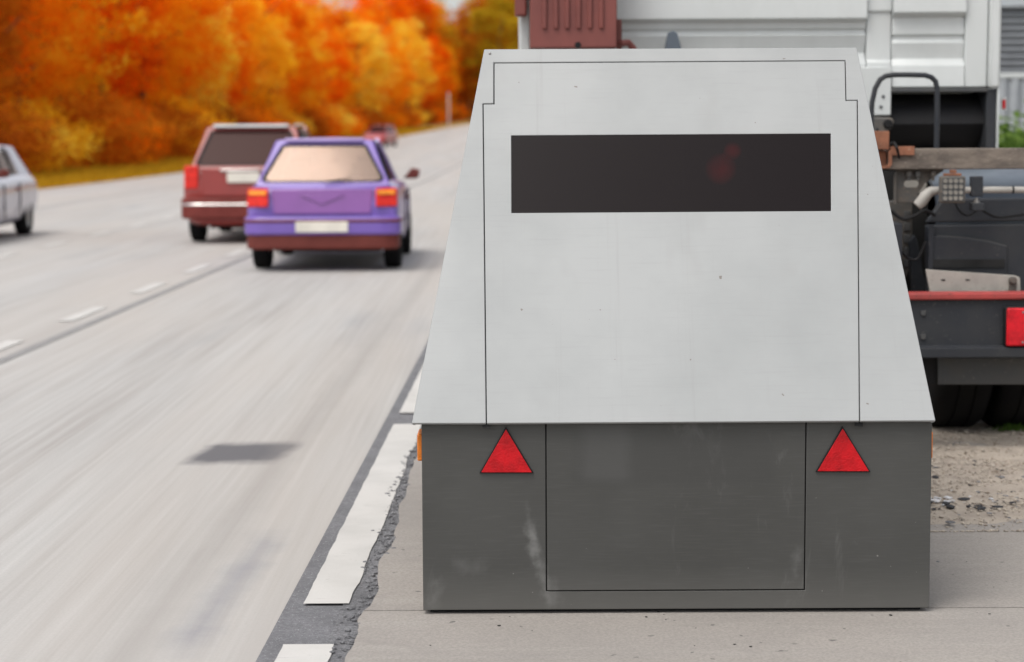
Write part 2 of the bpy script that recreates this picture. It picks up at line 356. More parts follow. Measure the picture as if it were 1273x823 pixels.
strip('road', [-13.2,-10,-7,-3.65,-2,-.76], 0, M['road'], road_y)
strip('road_edge', [-.775,-.42], .004, M['edge'], road_y)
# gutter of old asphalt under the dashes and broken seam beside it
def ragged(name, u0f, u1f, y0, y1, z, mat, step, thick=0):
    mb = MB(); ys = []; y = y0
    while y < y1: ys.append(y); y += step*(1 if y < 14 else 4)
    ys.append(y1); vs_ = []
    for y in ys: vs_ += [(u0f(y)+cx_(y), y, zt(y)+z), (u1f(y)+cx_(y), y, zt(y)+z)]
    mb.add(vs_, [(2*i, 2*i+1, 2*i+3, 2*i+2) for i in range(len(ys)-1)])
    return mb.build(name, mat, fix=False)
def rg(y, s, a, k): return a*(mnoise.noise(Vector((y*k, s, 0))) + .5*mnoise.noise(Vector((y*k*3.1, s+9, 0))) + .28*mnoise.noise(Vector((y*k*9, s+4, 0))))
tag(ragged('broken_seam', lambda y: -.60, lambda y: -.525 + rg(y, 2.5, .024, 1.8), 0, 150, .008, M['broken'], .03), kind='structure')
def dashu0(y): return -.720
blocks = [(5.56-4.05*1, 5.56-.46)] ; 
ys_blocks = [(1.9, G(375,806).y), (G(400,755).y, G(500,530).y), (G(510,516).y, 13.75), (14.2, 17.85), (18.3, 21.9), (22.4, 26), (26.5, 30.1), (30.6, 34.2)]
yy = 34.7
while yy < 140: ys_blocks.append((yy, yy+3.6)); yy += 4.1
for a, b_ in ys_blocks:
    o = ragged('white_marking', lambda y: -.720 + rg(y, 7, .004, 6), lambda y: -.578 + rg(y, 5.5, .009, 2.2), a, b_, .012, M['line'], .04)
    tag(o, kind='structure')
for u, ph in ((-3.65, 0), (-6.35, 1.0)):
    # lane dashes with a dark sealed joint beside them
    y = (G(65,400).y if ph == 0 else 12.2) - 8.1
    while y < 260:
        o = ragged('lane_marking', lambda q: u-.06, lambda q: u+.06, y, y+1.25, .006, M['line'], 1); tag(o, kind='structure'); y += 2.7
tag(ragged('road_joint', lambda q: -3.46, lambda q: -3.38, -5, 250, .004, M['joint'], 2), kind='structure')
tag(ragged('road_joint', lambda q: -9.9, lambda q: -9.82, -5, 250, .004, M['joint'], 2), kind='structure')
# pavement: concrete slabs with real open joints
root_y = [-4, 1.2, 3.6, G(1200,762).y, 9.3, 12.6, 16, 20, 25, 31]
pv = MB()
xs_p = [0, 3.4, 7.2, 11, 16, 24]
for j in range(len(root_y)-1):
    y0, y1 = root_y[j], root_y[j+1]
    for i in range(len(xs_p)-1):
        x0, x1 = xs_p[i], xs_p[i+1]
        g = .006
        if i == 0:
            ys = [y0+g + k*(y1-y0-2*g)/60 for k in range(61)]
            L = [(-.53 + rg(y, 2.5, .024, 1.8) + cx_(y), y) for y in ys]
            top = [(x, y, .016) for x, y in L]; rt = [(x1-g, y, .016) for x, y in L]
            n = len(ys); pv.add(top+rt, [(k, k+n, k+1+n, k+1) for k in range(n-1)])
            bot = [(x, y, -.02) for x, y in L]; pv.add(top+bot, [(k, k+1, k+1+n, k+n) for k in range(n-1)])
            pv.add([(L[0][0], y0+g, .016), (x1-g, y0+g, .016), (x1-g, y0+g, -.04), (L[0][0], y0+g, -.04)], [(0,1,2,3)])
        else:
            pv.box(x0+g, x1-g, y0+g, y1-g, -.05, .016 - .002*((i+j) % 2))
tag(pv.build('pavement', M['concrete'], fix=False), kind='structure')
mb = MB(); mb.add([(-.5,-4,-.015),(24,-4,-.015),(24,31,-.015),(-.1,31,-.015)], [(0,1,2,3)])
tag(mb.build('pavement_base', M['edge'], fix=False), kind='structure')
# yard beyond
mb = MB(); mb.add([(-.2,31,.0),(60,31,.0),(60,70,.0),(1.2,70,.0)], [(0,1,2,3)]); mb.add([(24,-4,.0),(60,-4,.0),(60,31,.0),(24,31,.0)], [(0,1,2,3)])
tag(mb.build('yard', M['concrete'], fix=False), kind='structure')

# sand, grit and crumbs by the truck
M['sand'] = worn('sand', (.40,.345,.285), (.32,.275,.23), .95, s1=9, s2=70, speck=(.17,.145,.12), bs=.9)
M['sand2'] = worn('pebbles', (.46,.40,.33), (.30,.265,.23), .9, s1=30, bs=.3)
def sandw(x, y):
    y += .25*mnoise.noise(Vector((x*1.3, 5, 0))) + .1*mnoise.noise(Vector((x*5, 8, 0)))
    if y < 7.1 or y > 9.7: return 0
    e = min(1, (y-7.1)/.35)*min(1, (9.7-y)/.5)
    return e
mb = MB(); sg = 46; x0, x1, y0, y1 = -.2, 6, 7.1, 10.0
vs_ = []
for j in range(sg*2+1):
    for i in range(sg*2+1):
        x = x0+(x1-x0)*i/(2*sg); y = y0+(y1-y0)*j/(2*sg)
        h = sandw(x, y)*(.011 + .012*mnoise.noise(Vector((x*1.7, y*4.0, 3))) + .010*mnoise.noise(Vector((x*6, y*11, 1))))
        vs_.append((x, y, .0155 + (h if h > 0 else -.008)))
n = 2*sg+1
mb.add(vs_, [(j*n+i, j*n+i+1, (j+1)*n+i+1, (j+1)*n+i) for j in range(n-1) for i in range(n-1)])
tag(mb.build('loose_sand', M['sand'], fix=False, smooth=True, ang=180), kind='stuff')
def crumbs(name, n, fn, smin, smax, mat, flat=.6):
    mb = MB(); ico = [(0,0,1),(.89,0,.45),(.28,.85,.45),(-.72,.53,.45),(-.72,-.53,.45),(.28,-.85,.45),(.72,.53,-.3),(-.28,.85,-.3),(-.89,0,-.3),(-.28,-.85,-.3),(.72,-.53,-.3)]
    fs = [(0,1,2),(0,2,3),(0,3,4),(0,4,5),(0,5,1),(1,6,2),(2,7,3),(3,8,4),(4,9,5),(5,10,1),(2,6,7),(3,7,8),(4,8,9),(5,9,10),(1,10,6)]
    for _ in range(n):
        x, y, z = fn(); s = smin*(smax/smin)**(random.random()**1.8); a = random.random()*6.28; ca, sa = math.cos(a), math.sin(a)
        sx, sy, sz = s*random.uniform(.7,1.3), s*random.uniform(.7,1.3), s*flat*random.uniform(.6,1.2)
        vv = []
        for (px, py, pz) in ico:
            q = random.uniform(.8, 1.2); px, py, pz = px*sx*q, py*sy*q, pz*sz
            vv.append((x+px*ca-py*sa, y+px*sa+py*ca, z+pz+.2*sz))
        mb.add(vv, fs)
    return mb.build(name, mat, fix=False)
def f1():
    y = random.gauss(8.3, .75); y = min(9.9, max(7.0, y)); return random.uniform(.9, 3.4), y, .0165 + .0115*min(1, max(0, (y-7.1)/.35))*min(1, max(0, (9.75-y)/.5)) + random.uniform(0, .003)
tag(crumbs('grit', 12000, f1, .003, .010, M['sand2']), kind='stuff')
M['brown'] = plain('brown_grit', (.20,.15,.11), .9)
tag(crumbs('brown_grit', 2600, f1, .0025, .008, M['brown'], .5), kind='stuff')
tag(crumbs('dark_crumbs', 160, lambda: (random.uniform(1.0, 3.2), random.gauss(7.75, .45), .029), .006, .02, M['broken'], .35), kind='stuff')
M['flake'] = plain('dark_flake', (.035,.036,.04), .8); M['pale'] = plain('pale_chip', (.62,.62,.64), .5)
tag(crumbs('bark_flakes', 230, lambda: (random.uniform(1.0, 3.2), random.choice([random.gauss(7.45,.10), random.uniform(7.1, 9.3)]), .030), .005, .024, M['flake'], .45), kind='stuff')
tag(crumbs('pale_chips', 60, lambda: (random.gauss(1.52,.13), random.gauss(7.55,.06), .030), .004, .02, M['pale'], .4), kind='stuff')
tag(crumbs('pavement_specks', 160, lambda: (random.uniform(-.3, 3), random.uniform(4.6, 7.2), .017), .002, .006, M['seamdark'], .4), kind='stuff')
def fseam():
    y = random.uniform(4.5, 11); return -.555 + rg(y, 2.5, .03, 1.8) + random.gauss(0, .02) + cx_(y), y, .01
tag(crumbs('seam_crumbs', 800, fseam, .003, .013, M['broken'], .6), kind='stuff')

# ------------------------------------------------------------------ the enforcement trailer
Y0 = 5.815
tloc = Vector(((W(527,760,Y0).x + W(1155,760,Y0).x)/2, 7.0, .016))
T = empty('camera_trailer', tloc, 0, 'white and grey sheet metal camera trailer with long dark window parked on the pavement', 'trailer')
def TB(mb, name, mat, parent=T, **kw): return mb.build(name, mat, parent, tloc, **kw)
zl = W(838, 525, Y0-.03).z                      # lower lip of the white hood
xl0, xr0 = W(525,640,Y0).x, W(1157,640,Y0).x     # grey body sides
zb = W(840,757,Y0).z
YB = 8.05
# grey lower body: carcass + two side skins + three front skins with open joints
dL, dR = W(679,640,Y0).x, W(1001,640,Y0).x; dz0 = W(838,734,Y0).z; dz1 = zl+.02
mb = MB(); mb.box(xl0+.012, xr0-.012, Y0+.012, YB-.01, zb+.004, zl+.0); TB(mb, 'inner_carcass', M['seamdark'])
g = .0018
mb = MB()
gx = [xl0, dL-g, dR+g, xr0]; gz = [zb, dz0-g, dz1]
vv = [(x, y, z) for y in (Y0, Y0+.010) for z in gz for x in gx]
def q_(i, j, k): return k*12 + j*4 + i
ff = []
for k in (0, 1):
    for i, j in ((0,0),(1,0),(2,0),(0,1),(2,1)): ff.append((q_(i,j,k), q_(i+1,j,k), q_(i+1,j+1,k), q_(i,j+1,k)))
loop = [(0,0),(1,0),(2,0),(3,0),(3,1),(3,2),(2,2),(2,1),(1,1),(1,2),(0,2),(0,1)]
for a, b_ in zip(loop, loop[1:]+loop[:1]): ff.append((q_(*a,0), q_(*b_,0), q_(*b_,1), q_(*a,1)))
mb.add(vv, ff)
TB(mb, 'front_skirt', M['tgrey'], bevel=.0015)
mb = MB(); mb.box(dL+g, dR-g, Y0-.0005, Y0+.010, dz0+g, dz1); door = TB(mb, 'lower_door', M['tgrey'], bevel=.0015)
for sx, x in ((1, xl0+.0005), (-1, xr0-.0005)):
    mb = MB(); mb.box(min(x, x+sx*.010), max(x, x+sx*.010), Y0+.0105, YB, zb, zl+.02); TB(mb, 'side_skirt', M['tgrey'], bevel=.002)
mb = MB(); mb.box(xl0+.012, xr0-.012, YB-.009, YB, zb, zl+.02); TB(mb, 'rear_skirt', M['tgrey'], bevel=.002)
mb = MB(); mb.box(xl0+.02, xr0-.02, Y0+.03, YB-.05, .017, zb+.003); TB(mb, 'shade_gap_rail', M['black'])  # added black rail that darkens the shadow gap under the trailer
# white hood (frustum of separate panels around a hollow)
YL, YT, YR2, YR3 = Y0-.03, 6.40, 7.75, 8.10
BL, BR = W(512,526,YL), W(1163,523,YL); TL, TR = W(602,62,YT), W(1065,58,YT)
zl_ = (BL.z+BR.z)/2; BL.z = BR.z = zl_; zt_ = (TL.z+TR.z)/2; TL.z = TR.z = zt_
def fp(px, py):
    """point of the sloping front plane under a photo pixel"""
    a, b_ = W(px, py, 1.0), Vector((0,0,CAMH)); d = Vector((a.x, 1.0, a.z-CAMH))
    nrm = (BR-BL).cross(TL-BL).normalized(); t_ = (BL-b_).dot(nrm)/d.dot(nrm); return b_ + d*t_
nfr = (BR-BL).cross(TL-BL).normalized()
if nfr.y < 0: nfr = -nfr                         # points into the hood
TH = .012
# frame: left / top / right as one bordering sheet with a notch
ins = 2.0
fr_out = [BL, fp(605.2-0,526), fp(605.2-4.2,128), None]
LBx = [(604.8,526.2),(600.6,129.2),(614.2,129.0),(614.2,78.2),(1050.6,75.2),(1051.6,124.8),(1065.8,124.6),(1068.6,523.3)]
gp = .6
door_px = [(604.8+gp,526.2),(600.6+gp,129.2-(-gp)),(614.2+gp,129.0+gp),(614.2+gp,78.2+gp),(1050.6-gp,75.2+gp),(1051.6-gp,124.8+gp),(1065.8-gp,124.6+gp),(1068.6-gp,523.3)]
frame_px = [(604.8-gp,526.2),(600.6-gp,129.2-gp),(614.2-gp,129.0-gp),(614.2-gp,78.2-gp),(1050.6+gp,75.2-gp),(1051.6+gp,124.8-gp),(1065.8+gp,124.6-gp),(1068.6+gp,523.3)]
mb = MB()
F = [fp(*p) for p in frame_px]
# split in convex-ish pieces welded into one mesh
fv = [BL, F[0], F[1], F[2], F[3], F[4], F[5], F[6], F[7], BR, TR, TL]
A = [fv[0], fv[1], fv[2], fv[3], fv[4], fv[5], fv[6], fv[7], fv[8], fv[9], fv[10], fv[11]]
mb.prism(A, nfr*TH)
hood_front = TB(mb, 'hood_frame', M['twhite'], bevel=.002)
# door with window hole: ring of quads
D = [fp(*p) for p in door_px]; wp = [(635.5,168.3),(1032.8,165.8),(1033.2,262.3),(635.8,264.8)]
WN = [fp(*p) for p in wp]
def inplane_prism_with_hole(mb, outer, hole, d):
    import itertools
    bm = bmesh.new()
    ov = [bm.verts.new(p) for p in outer]; hv = [bm.verts.new(p) for p in hole]
    es = [bm.edges.new((ov[i], ov[(i+1)%len(ov)])) for i in range(len(ov))] + [bm.edges.new((hv[i], hv[(i+1)%len(hv)])) for i in range(len(hv))]
    bmesh.ops.triangle_fill(bm, edges=es, use_beauty=True, use_dissolve=False)
    r = bmesh.ops.extrude_face_region(bm, geom=bm.faces[:])
    for v in r['geom']:
        if isinstance(v, bmesh.types.BMVert): v.co += Vector(d)
    bm.verts.index_update()
    mb.add([v.co.copy() for v in bm.verts], [tuple(v.index for v in f.verts) for f in bm.faces]); bm.free()
mb = MB(); inplane_prism_with_hole(mb, [p - nfr*.0005 for p in D], [p - nfr*.0005 for p in WN], nfr*TH)
hdoor = TB(mb, 'upper_door', M['twhite'], bevel=.0015)
mb = MB(); c0 = sum(WN, Vector())/4
mb.prism([c0+(p-c0)*.9975 + nfr*.0015 for p in WN], nfr*.004); TB(mb, 'window_pane', M['window'], hdoor)
# dark seal strips behind the joints
mb = MB()
for i in range(7):
    a, b_ = fp(*LBx[i]), fp(*LBx[i+1]); dd = (b_-a).normalized(); pr = dd.cross(nfr)*.012
    a2, b2 = a-dd*.01 + nfr*(TH+.001+.0006*i), b_+dd*.01 + nfr*(TH+.001+.0006*i)
    mb.prism([a2-pr, b2-pr, b2+pr, a2+pr], nfr*.0005)
TB(mb, 'door_seal', M['seamdark'], hdoor, fix=True)
# sides, roof, back
insd = nfr*0
TLb, TRb = Vector((TL.x+.01, YR2, zt_)), Vector((TR.x-.01, YR2, zt_)); BLb, BRb = Vector((BL.x+.01, YR3, zl_)), Vector((BR.x-.01, YR3, zl_))
off = nfr*(TH+.0005)
for nm, (a, b_, c_, d_), inn in (('hood_side', (BL+off, BLb, TLb, TL+off), 1), ('hood_side', (BR+off, TR+off, TRb, BRb), -1)):
    mb = MB(); mb.prism([a, b_, c_, d_], (inn*.01, 0, -.002)); TB(mb, nm, M['twhite'], bevel=.002)
mb = MB(); mb.prism([TL+off+Vector((.0105,0,-.0005)), TR+off+Vector((-.0105,0,-.0005)), TRb+Vector((-.0105,0,-.0005)), TLb+Vector((.0105,0,-.0005))], (0,0,-.010)); TB(mb, 'hood_roof', M['twhite'], bevel=.002)
mb = MB(); mb.prism([BLb+Vector((.011,-.001,0)), BRb+Vector((-.011,-.001,0)), TRb+Vector((-.011,-.001,-.011)), TLb+Vector((.011,-.001,-.011))], (0,-.01,0)); TB(mb, 'hood_back', M['twhite'], bevel=.002)
# hood underside lip
mb = MB(); mb.box(BL.x+.004, BR.x-.004, YL+.018, Y0+.009, zl_-.001, zl_+.006); TB(mb, 'hood_lip', M['tgrey'])
# camera gear behind the window
cw = sum(WN, Vector())/4
mb = MB(); mb.box(TL.x+.12, TR.x-.12, cw.y+.32, cw.y+.34, zl_+.05, zt_-.05); TB(mb, 'inner_bulkhead', M['black'])
rp = fp(908, 205)
cu = MB(); cu.box(rp.x-.13, rp.x+.15, rp.y+.14, rp.y+.30, rp.z-.11, rp.z+.09); cu_o = TB(cu, 'camera_unit', M['black'], bevel=.006)
mb = MB(); mb.lathe([(.052*math.sin(R(a)), -.05*math.cos(R(a))) for a in (2,15,30,45,60,75,88)], (rp.x-.015, rp.y+.14, rp.z-.015), 'y', 24); M['redglow'] = m_red('red_glow_dome', (.95,.05,.06), .2); b5 = M['redglow'].node_tree.nodes['Principled BSDF']; b5.inputs['Emission Color'].default_value = (1,.03,.05,1); t5 = M['redglow'].node_tree; g5 = t5.nodes.new('ShaderNodeLayerWeight'); g5.inputs[0].default_value = .5; t5.links.new(mth(t5, 'MULTIPLY', mth(t5, 'POWER', mth(t5, 'SUBTRACT', 1.0, g5.outputs['Facing']), 2.5), mth(t5, 'MULTIPLY', noise(t5, coord(t5), 22, 3), 4.6)), b5.inputs['Emission Strength']); TB(mb, 'red_glow_dome', M['redglow'], cu_o, smooth=True, ang=80)  # added glowing domes that stand in for a red reflection in the pane
mb = MB(); mb.lathe([(.030*math.sin(R(a)), -.03*math.cos(R(a))) for a in (2,15,30,45,60,75,88)], (rp.x+.02, rp.y+.12, rp.z+.042), 'y', 24); TB(mb, 'red_glow_dome', M['redglow'], cu_o, smooth=True, ang=80)
# triangles with dark rims
def tri(pxs):
    P = [W(x, y, Y0-.0005) for x, y in pxs]; c0 = sum(P, Vector())/3
    mb = MB(); mb.prism([p for p in P], (0,-.006,0)); rim = TB(mb, 'triangle_reflector', M['black'], bevel=.001)
    mb = MB(); mb.prism([c0+(p-c0)*.93 + Vector((0,-.006,0)) for p in P], (0,-.004,0)); TB(mb, 'red_face', M['redrefl'], rim, bevel=.0012)
tri([(629,530.5),(596,588),(663.5,588)]); tri([(1047,529.5),(1013.5,586.5),(1082,586.5)])
# amber side markers on both flanks
for s, x in ((-1, xl0), (1, xr0)):
    for yy in (Y0+.06, YB-.3):
        mb = MB(); mb.box(min(x, x+s*.016), max(x, x+s*.016), yy, yy+.11, zl-.125, zl-.045); TB(mb, 'side_marker', M['amberrefl'], bevel=.004)
mb = MB(); mb.box(xr0+.0005, xr0+.008, Y0+.25, Y0+.27, zb+.12, zl-.15); TB(mb, 'edge_strip', M['steel'], bevel=.001)
# rivets and small screws
mb = MB()
for px, py in ((609,66.5),):
    p = fp(px, py); mb.lathe([(.001,-.004),(.004,-.003),(.0045,.001)], p, 'y', 10)
TB(mb, 'rivet', M['steel'])

# ------------------------------------------------------------------ the truck behind
YC = 10.4      # cab rear wall
YE = 8.72       # rear end of chassis
tc = Vector(((W(655,110,YC).x + W(1243,110,YC).x)/2, YE, .016))
K = empty('flatbed_truck', tc, 0, 'white cab truck with bare dark chassis and red tail light behind the trailer', 'truck')
def KB(mb, name, mat, parent=K, **kw): return mb.build(name, mat, parent, tc, **kw)
xA, xB = W(775,60,YC).x, W(1228,60,YC).x; xE = W(1243,60,YC).x; xF = W(645,60,YC).x
def Z(py, Y=YC): return W(950, py, Y).z
# cab rear wall as profile swept in x (three fields with seams between)
prof = [(3.05,.02),(2.95,-.03),(Z(24),-.03),(Z(27.5),.012),(Z(36),.016),(Z(37),.028),(Z(41.5),.028),(Z(43),.012),(Z(66),.045),(Z(80),.004),(Z(110),.0)]
def sweep(mb, x0, x1, prof, thick=.05, taper=0):
    pts = [(x0, YC+o, z) for z, o in prof]; back = [(x0, YC+.10, z) for z, o in reversed(prof)]
    mb.prism(pts+back, (x1-x0, 0, 0))
cab = MB(); sweep(cab, xF+.06, W(1077,60,YC).x, prof)
prof2 = [(3.05,.03),(Z(14),.0),(Z(17),.014),(Z(75),.02),(Z(78),.008),(Z(143),.008)]
sweep(cab, W(1077,60,YC).x+.003, W(1109,60,YC).x-.003, prof2)
prof3 = [(3.05,.02),(2.95,-.03),(Z(17),-.03),(Z(22),.02),(Z(44),.020),(Z(45.5),.034),(Z(51.5),.034),(Z(53),.018),(Z(74),.034),(Z(82),.006),(Z(109.5),.0)]
sweep(cab, W(1109,60,YC).x, W(1200,60,YC).x, prof3)
prof4 = [(3.05,.02),(2.95,.0),(Z(17),.0),(Z(80),.010),(Z(109.5),.01)]
sweep(cab, W(1200,60,YC).x+.0, xB, prof4)
cabo = KB(cab, 'cab_rear_wall', M['cabwhite'], bevel=.012, seg=3)
# cab shell
mb = MB()
mb.box(xF+.06, xE-.05, YC+.101, YC+1.9, 1.62, 3.1); mb.box(xF+.10, xE-.10, YC+.3, YC+1.85, .85, 1.62)
KB(mb, 'cab_body', M['cabwhite'], bevel=.06, seg=4)
mb = MB(); mb.box(xB+.003, xE, YC-.03, YC+.55, Z(111), 3.0); KB(mb, 'cab_corner_panel', M['cabwhite'], bevel=.015, seg=3)
mb = MB(); mb.box(xF, xF+.062, YC-.03, YC+.55, Z(66), 3.0); KB(mb, 'cab_corner_panel', M['cabwhite'], bevel=.015, seg=3)
mb = MB(); mb.box(W(1238.5,150,YC).x, xE-.002, YC-.02, YC+.3, Z(200), Z(111)-.003); KB(mb, 'skirt_edge', M['cabwhite'], bevel=.004)
mb = MB(); mb.box(W(1226,150,YC).x, W(1238,150,YC).x, YC-.0, YC+.3, Z(200), Z(112)); KB(mb, 'skirt_liner', M['charcoal'], bevel=.004)
mb = MB(); mb.box(W(1108,110,YC).x, xB, YC-.012, YC+.09, Z(115.5), Z(110.5)); KB(mb, 'cab_sill', M['charlight'], bevel=.004)
mb = MB(); mb.box(W(1060,112,YC).x, W(1108,112,YC).x-.003, YC-.012, YC+.0, Z(144), Z(84)); KB(mb, 'cab_flap', M['cabwhite'], bevel=.004)
mb = MB()
for px, py in ((1095,133),(1098,120)):
    mb = MB(); mb.lathe([(.001,-.006),(.008,-.004),(.008,.001)], W(px, py, YC-.013), 'y', 10); KB(mb, 'screw', M['charcoal'])
# dark arch beneath: drum shaped liner
mb = MB(); xa, xb = W(1060,150,YC).x-.6, W(1226,150,YC).x-.001
sec = [(YC+.28, Z(113)), (YC+.16, Z(122)), (YC+.07, Z(138)), (YC+.05, Z(155)), (YC+.10, Z(172)), (YC+.2, Z(185)), (YC+.5, Z(200)), (YC+.6, Z(113))]
mb.prism([(xa, y, z) for y, z in sec], (xb-xa, 0, 0)); KB(mb, 'arch_liner', M['black'], smooth=True, ang=40)
mb = MB(); mb.box(xa, xb, YC+.3, YC+.34, .75, Z(113)); KB(mb, 'firewall', M['seamdark'])
# ribbed air box
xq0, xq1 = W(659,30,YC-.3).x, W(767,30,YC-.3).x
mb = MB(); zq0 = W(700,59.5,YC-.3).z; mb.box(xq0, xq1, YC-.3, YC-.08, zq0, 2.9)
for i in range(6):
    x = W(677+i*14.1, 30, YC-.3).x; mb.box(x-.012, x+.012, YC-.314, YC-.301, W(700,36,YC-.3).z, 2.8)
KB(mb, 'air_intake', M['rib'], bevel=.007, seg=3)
mb = MB(); mb.lathe([(.006,-.01),(.014,-.01),(.016,.0)], W(718.5,56,YC-.301), 'y', 16); KB(mb, 'latch_ring', M['black'])
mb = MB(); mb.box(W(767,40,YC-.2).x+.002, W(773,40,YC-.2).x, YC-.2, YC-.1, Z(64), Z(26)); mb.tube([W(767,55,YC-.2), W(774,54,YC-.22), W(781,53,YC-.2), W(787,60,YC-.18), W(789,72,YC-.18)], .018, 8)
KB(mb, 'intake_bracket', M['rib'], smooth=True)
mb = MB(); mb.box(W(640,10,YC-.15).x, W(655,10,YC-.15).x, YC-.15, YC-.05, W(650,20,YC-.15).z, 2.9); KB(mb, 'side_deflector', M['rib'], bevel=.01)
mb = MB(); mb.prism([W(826,66,YC-.12), W(831,40,YC-.12), W(837,38,YC-.12), W(842,41,YC-.12), W(849,66,YC-.12)], (0,.08,0)); KB(mb, 'hose_clamp', M['fender'], bevel=.004)
# grab rail hoop
yh = 9.55
hp = [W(1083,212,yh), W(1083,150,yh), W(1084,128,yh), W(1088,110,yh), W(1094,99,yh), W(1101,94.5,yh), W(1112,93,yh), W(1130,93,yh), W(1150,93.5,yh), W(1158,96,yh), W(1163,101,yh), W(1165,110,yh), W(1165,140,yh), W(1164,190,yh)]
mb = MB(); mb.tube(hp, .0125, 14); KB(mb, 'grab_rail', M['charcoal'], smooth=True, ang=60)
# dark cast bracket at left below flap
yb = 9.9
mb = MB(); mb.prism([W(x, y, yb) for x, y in ((1060,144),(1108,146),(1112,150),(1110,158),(1098,168),(1092,180),(1080,190),(1060,190))], (0,.12,0)); 
cb_ = KB(mb, 'spring_hanger', M['bracket'], bevel=.01, seg=3)
mb = MB(); mb.lathe([(.003,-.012),(.018,-.012),(.024,-.004),(.024,.01)], W(1104,154,yb-.002), 'y', 18); KB(mb, 'pivot_pin', M['black'], cb_, smooth=True)
# weathered cross beam, rusty end pieces
yw = 9.0
mb = MB(); x0, x1 = W(1104,195,yw).x, W(1273,195,yw).x+.10
zbm0, zbm1 = W(1180,210.5,yw).z, W(1180,184.5,yw).z
mb.box(x0, x1, yw, yw+.10, zbm0, zbm1); KB(mb, 'cross_beam', M['wood'], bevel=.005)
mb = MB(); mb.box(2*tc.x-x1, x0-.004, yw+.012, yw+.09, zbm0+.01, zbm1-.01); KB(mb, 'inner_beam', M['rusty'], bevel=.004)
mb = MB(); mb.box(W(1106,187,yw).x, W(1136,187,yw).x, yw-.02, yw-.001, W(1120,193,yw).z, W(1120,184.5,yw).z+.002); mb.box(W(1106,187,yw).x, W(1136,187,yw).x, yw-.02, yw+.06, W(1120,184.5,yw).z+.001, W(1120,184.5,yw).z+.009); KB(mb, 'rusty_angle', M['rusty'], bevel=.002)
mb = MB(); mb.box(W(1070,175,yw).x, W(1104,175,yw).x, yw-.03, yw+.03, W(1090,186,yw).z, W(1090,163,yw).z); KB(mb, 'rusty_block', M['rusty'], bevel=.004)
mb = MB(); a = [W(x, y, yw-.03) for x, y in ((1105,187),(1109,187),(1109,204),(1106,209),(1095,210),(1095,207),(1103,206),(1105,203))]; mb.prism(a, (0,.02,0)); KB(mb, 'rusty_hook', M['rusty'], bevel=.001)
# gusset plate with slot
yg = 9.05
def holeplate(outer, hole, Y, d, name, mat, bevel=.003):
    mb = MB(); inplane_prism_with_hole(mb, [W(x, y, Y) for x, y in outer], [W(x, y, Y) for x, y in hole], Vector((0,d,0))); return KB(mb, name, mat, bevel=bevel)
gus = holeplate([(1112,213),(1172,213),(1150,228),(1142,240),(1140,252),(1112,252)], [(1124,227),(1127,224),(1140,224),(1143,228),(1140,233),(1127,233),(1124,231)], yg, .012, 'gusset_plate', M['bracket'])
mb = MB(); mb.tube([W(1113,254,yg-.01), W(1113,218,yg-.01), W(1115,213,yg-.01), W(1120,211.5,yg-.01), W(1172,211.5,yg-.01)], .008, 8); KB(mb, 'gusset_rim', M['bracket'], gus, smooth=True)
mb = MB()
for x in (1130, 1141, 1160):
    p = W(x, 216.5, yg-.02); mb = MB(); mb.lathe([(.007,-.03),(.007,-.012),(.013,-.010),(.013,.012)], (p.x, p.y, p.z), 'z', 8); KB(mb, 'bolt', M['bracket'], gus)
# gusset backdrop pale tank behind slot
mb = MB(); mb.box(W(1118,228,9.3).x, W(1152,228,9.3).x, 9.3, 9.32, W(1130,240,9.3).z, W(1130,218,9.3).z); KB(mb, 'spacer_plate', M['cream'])
# side channel at left (stacked castings)
yc = 9.3
mb = MB(); mb.prism([W(x, y, yc) for x, y in ((1106,250),(1130,248),(1134,252),(1134,330),(1126,345),(1120,345),(1120,282),(1106,280))], (0,.05,0)); KB(mb, 'spring_bracket', M['bracket'], bevel=.003)
mb = MB()
for i in range(5): mb.box(W(1123,300,yc).x, W(1131,300,yc).x, yc-.012, yc-.001, W(1128,272+i*15,yc).z, W(1128,262+i*15,yc).z)
KB(mb, 'spring_leaf_clip', M['charlight'], bevel=.003)
mb = MB(); mb.box(W(1106,250,yc+.2).x-.2, W(1150,300,yc+.2).x, yc+.15, yc+.18, .6, W(1106,212,yc+.2).z); KB(mb, 'frame_web', M['seamdark'])
mb = MB(); mb.prism([W(x, y, yc-.05) for x, y in ((1133,365),(1131,300),(1137,292),(1140,298),(1153,362))], (0,.04,0)); KB(mb, 'strut', M['charcoal'], bevel=.004)
# curved mudguard and tank
ym = 9.1
rr_ = []
for k in range(9):
    a = R(90*k/8); rr_.append((ym + .45 - .45*math.sin(a), W(1250,255,ym).z + (W(1250,211,ym).z-W(1250,255,ym).z)*math.cos(a)))
xm0, xm1 = W(1165,230,ym).x, W(1300,230,ym).x
mb = MB(); secm = rr_ + [(ym, 1.0), (ym+.02, 1.0), (ym+.03, rr_[-1][1])] + [(y+.02, z-.02) for y, z in reversed(rr_[:-1])]
mb.prism([(xm0, y, z) for y, z in secm][::1], (xm1-xm0, 0, 0)); KB(mb, 'mudguard', M['fender'], smooth=True, ang=40)
